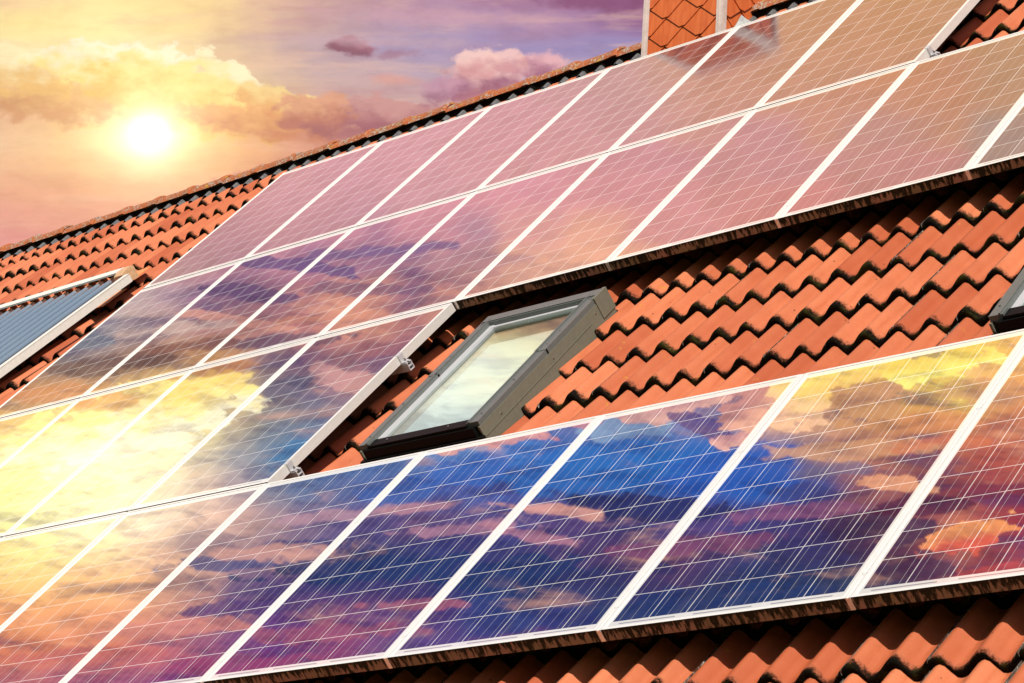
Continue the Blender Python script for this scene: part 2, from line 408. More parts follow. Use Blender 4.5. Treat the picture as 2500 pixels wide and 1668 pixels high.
# mounting rails whose sawn ends stick out beside the array, with their end clamps
def rail(vp, u0, u1, label):
    o = empty('mounting_rail', W(u1, vp, -FH-0.045), rot); Lr = u1-u0
    m = MB(); m.box(-Lr, 0, -0.019, -0.014, 0, 0.044); m.box(-Lr, 0, 0.014, 0.019, 0, 0.044); m.box(-Lr, 0, -0.014, 0.014, 0, 0.004)
    m.box(-Lr, 0, -0.014, 0.014, 0.020, 0.024); m.box(-Lr, 0, -0.014, -0.006, 0.040, 0.044); m.box(-Lr, 0, 0.006, 0.014, 0.040, 0.044)
    m.build('rail_profile', M['rail'], o)
    k = MB(); k.box(-0.0380, -0.030, -0.018, 0.018, 0.046, 0.0905); k.box(-0.050, -0.0380, -0.018, 0.018, 0.0915, 0.0940); k.box(-0.030, -0.008, -0.016, 0.016, 0.046, 0.051)
    k.build('end_clamp', M['rail'], o)
    s = MB(); s.tube((-0.018, 0, 0.051), (-0.018, 0, 0.060), 0.0060, 6); s.tube((-0.018, 0, 0.060), (-0.018, 0, 0.066), 0.0035, 8)
    s.build('bolt', M['screw'], o)
    tag(o, label, 'mounting rail', 'mounting rails under the array')
rail(-3.80, 1.02, 4.028, 'aluminium rail end with clamp sticking out beside the upper left of the skylight')
rail(-4.765, 1.02, 4.028, 'aluminium rail end with clamp sticking out just above the bottom panel row')
rail(-1.47, 0.02, 6.028, 'aluminium rail end with clamp at the upper right end of the top panel row')

# ------------------------------------------------------------------ the house
U0, U1 = -6.2, 11.3; VR = 0.588; VE = -8.02
YR = VR*CT + 0.15*ST; ZR = VR*ST - 0.15*CT + ZB
house = empty('house', (0.5*(U0+U1), 0.5*(YR-4.7+YR+4.7), 0))
OFF = tuple(house.location)
tag(house, 'house under an orange pantile roof with a clad chimney and two skylights', 'house')

P = TILEW/2
def wave(x):                                # height of the pantile over its trough, crests at x = 0, P, ...
    q = (x/P) % 1.0
    q = 0.5*q/0.29 if q < 0.29 else 0.5+0.5*(q-0.29)/0.71
    c = 0.5+0.5*math.cos(2*math.pi*q)
    return 0.055*(c**1.18)

UC = 7.325                                  # a crest whose tile ends in the trough to its right
ks = range(int(math.floor((U0-UC)/TILEW)), int(math.ceil((U1-UC)/TILEW))+1)
V0 = -4.062
skys = [(4.365, 5.106, -4.675, -3.515), (7.690, 8.431, -4.705, -3.545)]
def tile_rows():
    b = MB()
    for j in range(-13, 12):
        vb = V0 - j*TILEV
        if vb < VE-0.05: continue
        for k in ks:
            us = UC + 0.041 + (k-1)*TILEW
            if us < U0-0.01 or us+TILEW > U1+0.01: continue
            vt = min(vb+TILEV+0.055, VR)
            if us < 3.74 and us+TILEW > 3.2 and vt > 0.52: pass
            # leave the skylight openings free
            skip = False; clip = None
            for (a0, a1, c0, c1) in skys:
                if us+TILEW > a0+0.02 and us < a1-0.02 and vb+0.02 < c1 and vt-0.06 > c0:
                    skip = True; clip = (a0, a1, c0, c1)
            segs = [(0.0, TILEW, vb, vt)]
            if skip:
                a0, a1, c0, c1 = clip; segs = []
                if us < a0-0.004: segs.append((0.0, a0-0.004-us, vb, vt))
                if us+TILEW > a1+0.006: segs.append((a1+0.006-us, TILEW, vb, vt))
                m0, m1 = max(0, a0-0.004-us), min(TILEW, a1+0.006-us)
                if vb < c0-0.03: segs.append((m0, m1, vb, c0-0.012))
                if vt > c1+0.03 and vb+TILEV > c1+0.02: segs.append((m0, m1, max(vb, c1+0.01), vt))
            jn = random.uniform(-0.0035, 0.0035); jv = random.uniform(-0.006, 0.006); jr = random.uniform(-0.006, 0.006)
            for (s0, s1, v0, v1) in segs:
                if s1-s0 < 0.004 or v1-v0 < 0.01: continue
                front = abs(v0-vb) < 1e-6
                nx = max(2, int(round((s1-s0)/0.0128)))
                S = [s0+(s1-s0)*i/nx for i in range(nx+1)]
                if abs(s0) < 1e-6: S[0] += 0.0020
                if abs(s1-TILEW) < 1e-6: S[-1] -= 0.0020
                ts = [0.0, 0.018, 0.06, 0.5, 1.0]
                rows = []; uvs = []
                def pt(sx, vv, dn=0.0):
                    tl = (vv-vb)/TILEV
                    h = wave(sx-0.041+TILEW)
                    n = -0.183 + h - 0.034*tl + jn + jr*(sx-TILEW/2)
                    if sx > TILEW-0.035: n += 0.0045*min(1.0, (sx-TILEW+0.035)/0.012)      # cover rim laps the next tile
                    if tl < 0.02: n -= 0.0035*(1-tl/0.02)
                    return (us+sx, vv+(jv if front or vv > vb else 0), n+dn)
                uvo = (k+40)
                if front:
                    rows.append([pt(x, v0+0.003, -0.040) for x in S]); uvs.append([(uvo+min(.999, max(.001, x/TILEW)), j+60.01) for x in S])
                    rows.append([pt(x, v0, -0.018) for x in S]); uvs.append([(uvo+min(.999, max(.001, x/TILEW)), j+60.08) for x in S])
                for q in ts:
                    vv = v0+(v1-v0)*q
                    rows.append([pt(x, vv) for x in S])
                    tl = 0.2+0.78*min(1.0, max(0.0, (vv-vb)/(TILEV+0.06)))
                    uvs.append([(uvo+min(.999, max(.001, x/TILEW)), j+60+tl) for x in S])
                b.grid(rows, 0, uvs=uvs)
                # side rims so that a seam reads as a seam
                for ii in (0, -1):
                    top = [rows[1 if front else 0][ii]]+[rr[ii] for rr in rows[(2 if front else 1):]]
                    low = [(p[0], p[1], p[2]-0.016) for p in top]
                    uu = [[(uvo+.03, j+60.3)]*len(top)]*2
                    b.grid([top, low], 0, uvs=uu, flip=(ii == 0), smooth=False)
    return b
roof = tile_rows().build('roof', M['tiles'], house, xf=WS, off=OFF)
# boards under the tiles (two slopes), hole-free except the skylights, and the rear slope
dk = MB()
def deck(a0, a1, v0, v1): dk.box(a0, a1, v0, v1, -0.30, -0.235)
a, b_ = skys
deck(U0, a[0]+.03, VE+.05, VR-.02); deck(a[1]-.03, b_[0]+.03, VE+.05, VR-.02); deck(b_[1]-.03, U1, VE+.05, VR-.02)
for q in skys: deck(q[0]+.03, q[1]-.03, VE+.05, q[2]+.03); deck(q[0]+.03, q[1]-.03, q[3]-.03, VR-.02)
dk.build('roof_deck', M['mortar'], house, xf=W, off=OFF)
rb = MB()
def WR(u, v, n):                          # mirror of the front slope
    p = W(u, v, n); return Vector((p.x, 2*YR-p.y, p.z))
for j in range(-13, 12):
    vb = V0-j*TILEV; vt = min(vb+TILEV, VR)
    if vb < VE-0.05: continue
    nx = int((U1-U0)/0.0385); S = [U0+(U1-U0)*i/nx for i in range(nx+1)]
    R = []; Q = []
    for vv, dn, tl in ((vb, -0.033, .05), (vb, 0, .2), (vt, -0.034, .98)):
        R.append([(x, vv, -0.183+wave(x-UC)+dn) for x in S]); Q.append([((x-U0)/TILEW+3, j+90+tl) for x in S])
    rb.grid(R, 0, uvs=Q, flip=True)
rb.build('rear_roof', M['tiles'], house, xf=WR, off=OFF)

# ridge caps: tapered half-round clay tiles lapping to the right, lichen on top
rc = MB(); r0 = 0.104; LC = 0.383; zc = ZR-0.030
u = 1.53-LC*21
while u < U1:
    if u > U0-0.02:
        ca = []; jz = random.uniform(-0.004, 0.004)
        for tt, rr in ((0.0, r0-.003), (0.3, r0), (0.75, r0+.003), (0.86, r0+.006), (0.90, r0+.011), (1.0, r0+.013), (1.035, r0+.011), (1.035, r0-.002)):
            ring = []
            for k in range(19):
                an = math.radians(8+172*k/18)
                dn = 0.0013*(min(u+tt*LC, 1.5)-1.5)**2
                ring.append((u+tt*LC, YR-math.cos(an)*rr-dn*ST, zc+jz+math.sin(an)*rr+dn*CT))
            ca.append(ring)
        rc.grid(ca, 0)
        inner = [[(p[0], YR+(p[1]-YR)*0.86, zc+(p[2]-zc)*0.86) for p in ring] for ring in (ca[0], ca[5])]
        rc.grid(inner, 0, flip=True)
    u += LC
rc.build('ridge_caps', M['ridge'], house, off=OFF)
# black underlay strip below the caps and its ribbed edge draped over the waves
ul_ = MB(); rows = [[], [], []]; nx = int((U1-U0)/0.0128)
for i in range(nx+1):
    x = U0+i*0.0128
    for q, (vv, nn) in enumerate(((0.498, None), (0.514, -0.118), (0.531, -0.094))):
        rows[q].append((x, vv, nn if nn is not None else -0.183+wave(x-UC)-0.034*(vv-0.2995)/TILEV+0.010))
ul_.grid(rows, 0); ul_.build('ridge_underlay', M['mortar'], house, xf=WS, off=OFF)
vr = MB(); nx = int((U1-U0)/0.0045); rows = [[], [], []]
for i in range(nx+1):
    x = U0+i*0.0045; rib = 0.0026*math.sin(x/0.0135*2*math.pi)
    for q, (vv, dn) in enumerate(((0.430, 0.003), (0.465, 0.008), (0.500, 0.013))):
        edge = 0.010*math.sin(x*61)+0.007*math.sin(x*23.7) if q == 0 else 0
        rows[q].append((x, vv+edge, -0.183+wave(x-UC)-0.034*(vv-0.2995)/TILEV+dn+rib))
vr.grid(rows, 0, smooth=False)
vr.build('ridge_vent', M['vent'], house, xf=WS, off=OFF)

# skylights
def skylight(a0, a1, b0, b1, screws=True):
    g = MB(); T = 0.004
    sk = empty('skylight', (0, 0, 0)); sk.parent = house
    sk.location = W(a0, b0, -0.040)-Vector(OFF); sk.rotation_euler = (TH, 0, 0)
    w, h = a1-a0, b1-b0
    # covers: side gutters with a stepped section, each in two lengths
    for nm, x0, x1, sg in (('left', 0.0, 0.062, 1), ('right', w-0.070, w, -1)):
        m = MB(); cut = h*0.53
        for y0, y1, up in ((0.0, cut, 0.0), (cut-0.012, h-0.045, 0.0026)):
            m.box(x0, x1, y0, y1, -0.020, T+up)
            xr = (x1-0.018, x1-0.010) if sg > 0 else (x0+0.010, x0+0.018)
            m.box(xr[0], xr[1], y0, y1, T+up+.0002, T+up+0.006)
        m.build('side_cover', M['cover'], sk)
    m = MB(); m.box(0.004, w-0.004, h-0.080, h, -0.020, 0.0085); m.box(0.012, w-0.012, h-0.072, h-0.064, 0.0087, 0.013)
    m.build('top_cover', M['cover'], sk)
    m = MB()                                # umber side flashing plates and the upper box
    m.box(w-0.0065, w+0.0035, -0.012, h+0.004, -0.150, -0.0202); m.box(-0.0035, 0.0065, -0.012, h+0.004, -0.150, -0.0202)
    m.box(w-0.012, w+0.008, h-0.105, h+0.010, -0.10, 0.0085)
    m.box(0.0066, w-0.0066, h-0.008, h+0.003, -0.150, -0.0202)
    m.box(w+0.0036, w+0.0056, 0.0, h-0.2, -0.075, -0.071)
    m.build('flashing', M['side'], sk)
    m = MB()                                # black lower sash profile and apron, stepped
    m.box(0.064, w-0.072, -0.004, 0.052, -0.035, -0.004); m.box(0.03, w-0.030, -0.022, -0.004, -0.060, -0.016)
    m.box(-0.010, w+0.010, -0.034, -0.0122, -0.135, -0.062); m.box(-0.03, w+0.018, -0.085, -0.0345, -0.135, -0.105)
    m.box(0.062, w-0.070, -0.012, -0.0042, -0.03, -0.0015)
    m.build('apron', M['black'], sk)
    m = MB()                                # sash rebate lining the pane: bright strip beside the covers
    m.box(0.0625, 0.090, 0.0525, h-0.0805, -0.034, -0.010); m.box(w-0.090, w-0.0705, 0.0525, h-0.0805, -0.034, -0.012); m.box(0.0905, w-0.0905, h-0.100, h-0.0805, -0.034, -0.013)
    m.build('frame', M['rail'], sk)
    m = MB(); m.box(0.0905, w-0.0905, 0.0525, h-0.1005, -0.026, -0.022); m.build('pane', M['pane'], sk)
    m = MB()                                # pine lining of the opening and the white blind inside it
    X0, X1, Y0, Y1 = 0.088, w-0.088, 0.050, h-0.098
    m.box(X0-.012, X0, Y0, Y1, -0.19, -0.0345); m.box(X1, X1+.012, Y0, Y1, -0.19, -0.0345)
    m.box(X0-.012, X1+.012, Y1, Y1+.012, -0.19, -0.0345); m.box(X0-.012, X1+.012, Y0-.012, Y0, -0.19, -0.0352)
    m.build('reveal', M['wood'], sk)
    m = MB(); m.box(X0+.002, X1-.002, Y0+.002, Y1-.075, -0.072, -0.068); m.build('blind', M['blind'], sk)
    def screw(p0, p1, r):
        m = MB(); m.tube(p0, p1, r, 8); m.build('screw', M['screw'], sk)
    for y in (0.06, 0.30, 0.56, 0.66, 0.90):
        for x in (0.022, w-0.024): screw((x, y*h/0.98, T+.002), (x, y*h/0.98, T+0.0065), 0.0045)
    for x in (0.16, w-0.2): screw((x, 0.025, -0.0042), (x, 0.025, -0.001), 0.005)
    for y in (0.15, 0.62, 1.02): screw((w+0.0034, y, -0.05), (w+0.0070, y, -0.05), 0.0045)
    return sk
s1 = skylight(*skys[0]); s1['label'] = 'roof skylight with white blind, between the third and bottom panel rows'
s2 = skylight(*skys[1]); s2['label'] = 'roof skylight cut off by the right edge of the photo'

# chimney clad in pointed clay shingles, zinc strips at its corners
CX0, CX1, CY0, CY1 = 3.184, 3.766, 0.123, 0.74; CZ1 = ZB+0.66
ch = empty('chimney', (0, 0, 0)); ch.parent = house; ch.location = Vector((CX0, CY0, ZB-0.3))-Vector(OFF)
m = MB(); m.box(CX0+.02, CX1-.02, CY0+.02, CY1-.02, ZB-0.9, CZ1); 
coff = (CX0, CY0, ZB-0.3)
m.build('stack', M['mortar'], ch, off=coff)
def shingle(b, axis, c, z, lim, plane, sgn):
    hw = 0.1345; fw = 0.024; th = 0.013; zt = z+0.215
    poly = [(c-fw, z), (c+fw, z), (c+hw, z+0.093), (c+hw, zt), (c-hw, zt), (c-hw, z+0.093)]
    # clip to the face
    def clip(P, val, keep_ge):
        o = []
        for i in range(len(P)):
            p, q = P[i], P[(i+1) % len(P)]
            ip = (p[0] >= val) if keep_ge else (p[0] <= val); iq = (q[0] >= val) if keep_ge else (q[0] <= val)
            if ip: o.append(p)
            if ip != iq:
                k = (val-p[0])/(q[0]-p[0]); o.append((val, p[1]+k*(q[1]-p[1])))
        return o
    poly = clip(poly, lim[0], True)
    if len(poly) > 2: poly = clip(poly, lim[1], False)
    if len(poly) < 3: return
    jj = random.uniform(-0.001, 0.001)
    def P3(p, d):
        lean = 0.018*(1-(p[1]-z)/0.215)+jj          # each course leans out over the one below
        dd = lean+d
        return (p[0], plane-sgn*dd*(-1) if False else plane+sgn*dd, p[1]) if axis == 'x' else (plane+sgn*dd, p[0], p[1])
    F = [P3(p, 0.004) for p in poly]; B = [P3(p, 0.004-th) for p in poly]
    flip = (axis == 'x' and sgn > 0) or (axis == 'y' and sgn < 0)
    b.face(F if not flip else list(reversed(F)), 0); b.face(list(reversed(B)) if not flip else B, 0)
    n = len(F)
    for i in range(n):
        k = (i+1) % n; q = [F[i], B[i], B[k], F[k]]
        b.face(q if not flip else list(reversed(q)), 0)
b = MB(); z0 = ZB+0.099-0.0965*8
for k in range(0, 20):
    z = z0+0.0965*k
    if z > CZ1-0.12: break
    for i in range(-4, 6):
        cx = 3.337+0.272*i+(0.136 if k % 2 else 0)
        shingle(b, 'x', cx, z, (CX0+.012, CX1-.012), CY0+.004, -1); shingle(b, 'x', cx, z, (CX0+.012, CX1-.012), CY1-.004, 1)
        cy = 0.30+0.272*i+(0.136 if k % 2 else 0)
        shingle(b, 'y', cy, z, (CY0+.012, CY1-.012), CX1-.004, 1); shingle(b, 'y', cy, z, (CY0+.012, CY1-.012), CX0+.004, -1)
b.build('shingle_cladding', M['clad'], ch, off=coff)
for cx, cy, sx, sy in ((CX0, CY0, 1, 1), (CX1, CY0, -1, 1), (CX0, CY1, 1, -1), (CX1, CY1, -1, -1)):
    m = MB(); w = 0.038; o = 0.024
    xa, xb = sorted((cx-sx*o, cx+sx*(w-o+.008))); ya, yb = sorted((cy-sy*o, cy+sy*(w-o+.008)))
    if sy > 0: m.box(xa, xb, cy-o, cy-o+.006, ZB-0.5, CZ1)
    else: m.box(xa, xb, cy+o-.006, cy+o, ZB-0.5, CZ1)
    y2a, y2b = (cy-o+.006, yb) if sy > 0 else (ya, cy+o-.006)
    m.box(*(sorted((cx-sx*o, cx-sx*(o-.006)))), y2a, y2b, ZB-0.5, CZ1)
    xm = 0.5*(xa+xb)
    if sy > 0: m.box(xm-.003, xm+.003, cy-o-.004, cy-o-.0002, ZB-0.5, CZ1)
    m.build('corner_strip', M['zinc'], ch, off=coff)
m = MB(); m.box(CX0-.02, CX1+.02, CY0-.02, CY1+.02, CZ1, CZ1+.03); m.box(CX0+.12, CX1-.12, CY0+.12, CY1-.12, CZ1+.03, CZ1+.14)
m.build('crown', M['zinc'], ch, off=coff)
m = MB()                                     # dressed lead where the side of the stack meets the tiles
rr = []
for q, (dx, dn) in enumerate(((-0.01, 0.07), (0.01, 0.035), (0.05, 0.022), (0.09, 0.010))):
    row = []
    for i in range(25):
        vv = -0.05+0.44*i/24
        row.append(tuple(W(CX1+.028+dx, vv, -0.150+dn+0.012*math.sin(vv*19+q)+(0.5*wave(CX1+dx-UC) if q > 1 else .02))))
    rr.append(row)
m.grid(rr, 0); m.build('flashing', M['lead'], ch, off=coff)

# walls below the eaves, gables, windows
YF = YR-4.75; YB = 2*YR-YF
wl = MB(); xa, xb = U0+0.35, U1-0.35
def roofz(y): return ZR-0.16-abs(y-YR)*math.tan(TH)
wt = 0.3
wl.box(xa, xb, YF, YF+wt, 0, roofz(YF)-.02); wl.box(xa, xb, YB-wt, YB, 0, roofz(YF)-.02)
for x in (xa, xb-wt):
    y0, y1 = YF+wt, YB-wt; pts = [(y0, 0), (y1, 0), (y1, roofz(y1)-.02), (YR, roofz(YR)-.02), (y0, roofz(y0)-.02)]
    A = [(x, p[0], p[1]) for p in pts]; B = [(x+wt, p[0], p[1]) for p in pts]
    wl.face(list(reversed(A))); wl.face(B)
    for i in range(5): k = (i+1) % 5; wl.face([A[i], A[k], B[k], B[i]])
wl.build('wall', M['render_'], house, off=OFF)
for x in (-3.5, 0.0, 5.0, 8.6):
    fr = MB(); z0, z1 = 0.75, 1.75
    fr.box(x-.6, x+.6, YF-.03, YF-.004, z0, z0+.06); fr.box(x-.6, x+.6, YF-.03, YF-.004, z1-.06, z1)
    fr.box(x-.6, x-.54, YF-.03, YF-.004, z0+.06, z1-.06); fr.box(x+.54, x+.6, YF-.03, YF-.004, z0+.06, z1-.06); fr.box(x-.03, x+.03, YF-.03, YF-.004, z0+.06, z1-.06)
    wi = fr.build('window', M['blind'], house, off=OFF)
    pn = MB()
    for q0, q1 in ((x-.54, x-.03), (x+.03, x+.54)): pn.box(q0, q1, YF-.018, YF-.006, z0+.06, z1-.06)
    pn.build('glazing', M['darkglass'], wi, off=OFF)
e = W(0, VE, -0.26)
m = MB()
nn = 12; G0 = []; 
for k in range(nn+1):
    an = math.pi*k/nn; G0.append((e.y-.075-math.cos(an)*.07, e.z-.02-math.sin(an)*.07))
m.grid([[(U0-.05, p[0], p[1]) for p in G0], [(U1+.05, p[0], p[1]) for p in G0]], 0)
m.build('gutter', M['zinc'], house, off=OFF)

# ------------------------------------------------------------------ vacuum tube collector on the left
col = empty('solar_collector', W(-0.60, -1.10, 0), (TH-0.04, 0, 0))
tag(col, 'vacuum tube solar collector in a cream frame on the tiles left of the panel array', 'solar collector')
UL = -3.75; VB = -2.9
m = MB(); m.box(0.032, 0.078, VB, -0.130, -0.062, -0.008); m.box(0.030, 0.0800, VB, -0.130, -0.0078, -0.0045); m.box(UL, UL+.05, VB, -0.130, -0.062, -0.008)
m.box(UL+.05, 0.032, VB, VB+.05, -0.078, -0.010); m.build('frame', M['header'], col)
m = MB(); m.box(UL, -0.085, -0.086, 0.0, 0.002, 0.014); m.build('manifold', M['header'], col)
S = [(0.003, -0.08), (0.003, 0.006), (-.014, 0.0155), (-.08, 0.0155), (-.128, -0.002), (-.128, -0.07)]
m = MB(); A = [(-0.0845, p[0], p[1]) for p in S]; B = [(0.004, p[0], p[1]) for p in S]
m.grid([A, B], 0, smooth=False); m.face(A); m.face(list(reversed(B))); m.build('end_cap', M['capm'], col)
m = MB(); m.box(UL+.05, -0.0850, -0.42, 0.20, -0.094, -0.090); m.box(-0.0848, 0.0315, -0.42, -0.17, -0.094, -0.090); m.build('tray', M['tray'], col)
pt_ = 0.1285; a_1 = -0.19; nt = int((a_1-UL-.08)/pt_)
m = MB(); rows = [[], []]
for i in range(nt*10+1):
    x = a_1+pt_/2-i*pt_/10; ph = (i % 10)/10.0
    nz = -0.088+0.034*abs(math.cos(math.pi*ph))**2
    rows[0].append((x, VB+.06, nz)); rows[1].append((x, -0.10, nz))
m.grid(rows, 0); m.build('reflector', M['mirror'], col)
tp = MB(); L = 0.02-(VB+.06)
ringr = []
for tt, r in ((0.0, .015), (0.004, .0195), (0.972, .0195), (0.984, .017), (0.992, .010)):
    ringr.append([(math.cos(2*math.pi*k/16)*r, tt*L, math.sin(2*math.pi*k/16)*r) for k in range(16)])
tp.grid(ringr, 0, closed=True); tp.face([tuple(p) for p in reversed(ringr[-1])], 0)
tube0 = tp.build('glass_tube', M['vac'], col)
cr = MB(); rg = []
for tt, r in ((-.012, .0195), (-.010, .032), (.012, .032), (.016, .018)):
    rg.append([(math.cos(2*math.pi*k/16)*r, L*.985+tt, math.sin(2*math.pi*k/16)*r) for k in range(16)])
cr.grid(rg, 0, closed=True); c0 = cr.build('collar', M['ring'], tube0)
for i in range(nt):
    o = tube0 if i == 0 else tube0.copy()
    if i:
        C.objects.link(o); o.parent = col; cc = c0.copy(); C.objects.link(cc); cc.parent = o
    o.location = (a_1-i*pt_, VB+.06, -0.040)

# ------------------------------------------------------------------ ground
g = MB(); S = 2500.0; g.face([(-S, -S, 0), (S, -S, 0), (S, S, 0), (-S, S, 0)])
tag(g.build('ground', M['ground']), kind='structure')

# ------------------------------------------------------------------ camera
Rc = np.array([[0.73771161, 0.49836083, -0.45543172], [-0.17467614, -0.51072777, -0.84181078], [-0.65212715, 0.70056665, -0.28971806]])
Cc = np.array([12.32112116, -11.99187773, 3.31681551])
Mw = np.array([[1, 0, 0], [0, CT, -ST], [0, ST, CT]])
ex, ey, ez = Mw@Rc[0], Mw@Rc[1], Mw@Rc[2]
cam = bpy.data.cameras.new('camera'); co = bpy.data.objects.new('camera', cam); C.objects.link(co)
cl = Mw@Cc
mw = Matrix(((ex[0], -ey[0], -ez[0], cl[0]), (ex[1], -ey[1], -ez[1], cl[1]), (ex[2], -ey[2], -ez[2], cl[2]+ZB), (0, 0, 0, 1)))
co.matrix_world = mw
cam.sensor_width = 36.0; cam.lens = 6069.927/2500*36.0; cam.clip_start = 0.1; cam.clip_end = 10000
sc.camera = co

# ------------------------------------------------------------------ sun and sky
sd = Vector((0.60, 0.06*CT-ST, 0.06*ST+CT)).normalized()        # towards the sun
sl = bpy.data.lights.new('sun', 'SUN'); sl.energy = 5.0; sl.angle = math.radians(0.5); sl.color = (1.0, 0.93, 0.82)
so = bpy.data.objects.new('sun', sl); C.objects.link(so); so.location = (8, -10, 30)
so.rotation_euler = sd.to_track_quat('Z', 'Y').to_euler()

world = bpy.data.worlds.new('World'); world.use_nodes = True
t = NT(world.node_tree)
sky = t.N('ShaderNodeTexSky', sky_type='NISHITA'); sky.sun_disc = False
sky.sun_elevation = math.asin(sd.z); sky.sun_rotation = math.atan2(sd.x, sd.y)

# Evening clouds. Two banks: a low one over the ridge, and a high one behind the camera's left
# shoulder that the glass mirrors. Each is a field of colours by direction, torn by noise.
A_PTS = [
 (0,0,240,205,160),(120,0,255,238,170),(300,0,255,238,165),(500,0,250,225,160),(700,0,225,190,165),(850,0,200,165,160),(1000,0,185,150,170),(1250,0,172,130,158),(1450,0,160,112,150),
 (80,70,255,240,155),(250,60,255,250,175),(450,60,252,232,160),(600,60,230,198,160),(750,60,208,178,165),(900,60,188,162,175),(1100,50,188,158,180),(1350,50,182,145,172),(1550,30,150,105,145),
 (50,120,255,240,185),(200,110,255,246,185),(330,120,255,246,190),(450,110,246,222,160),(600,120,215,188,165),(750,120,190,170,178),(1000,110,172,160,190),(1250,100,160,150,190),(1450,110,158,148,190),
 (30,180,245,222,165),(150,170,252,232,160),(300,170,255,244,180),(420,160,255,250,195),(520,170,240,215,165),(650,180,212,188,168),(850,190,200,176,178),(1050,180,188,170,184),(1300,200,198,178,188),
 (30,230,215,165,120),(120,240,222,172,112),(220,240,240,200,120),(330,240,255,235,140),(450,230,255,244,165),(560,220,255,240,160),(680,230,222,192,160),(850,230,212,185,172),(1050,230,205,178,176),
 (30,290,235,195,155),(180,290,240,200,135),(300,300,255,232,150),(460,290,255,225,130),(580,280,240,195,125),(700,290,205,145,118),(850,300,196,140,128),(980,290,190,145,140),(1080,280,215,172,155),
 (30,350,245,210,165),(180,350,248,215,150),(300,350,255,240,175),(460,360,255,228,150),(600,360,240,190,135),(750,350,225,165,135),(880,350,205,140,128),(1000,330,215,165,145),
 (30,410,238,190,145),(180,410,240,192,138),(350,420,250,215,150),(500,410,245,200,140),(640,400,225,160,125),(800,400,205,150,135),
 (30,480,235,178,145),(180,490,236,178,142),(380,470,242,190,145),(550,440,238,182,138),
 (30,560,232,165,150),(200,560,232,168,145),(400,500,235,175,140),(0,640,230,160,150),(400,640,230,160,145),(1500,300,200,165,180),(2500,0,150,110,150),(2500,600,190,150,165),(1200,600,200,150,150)]
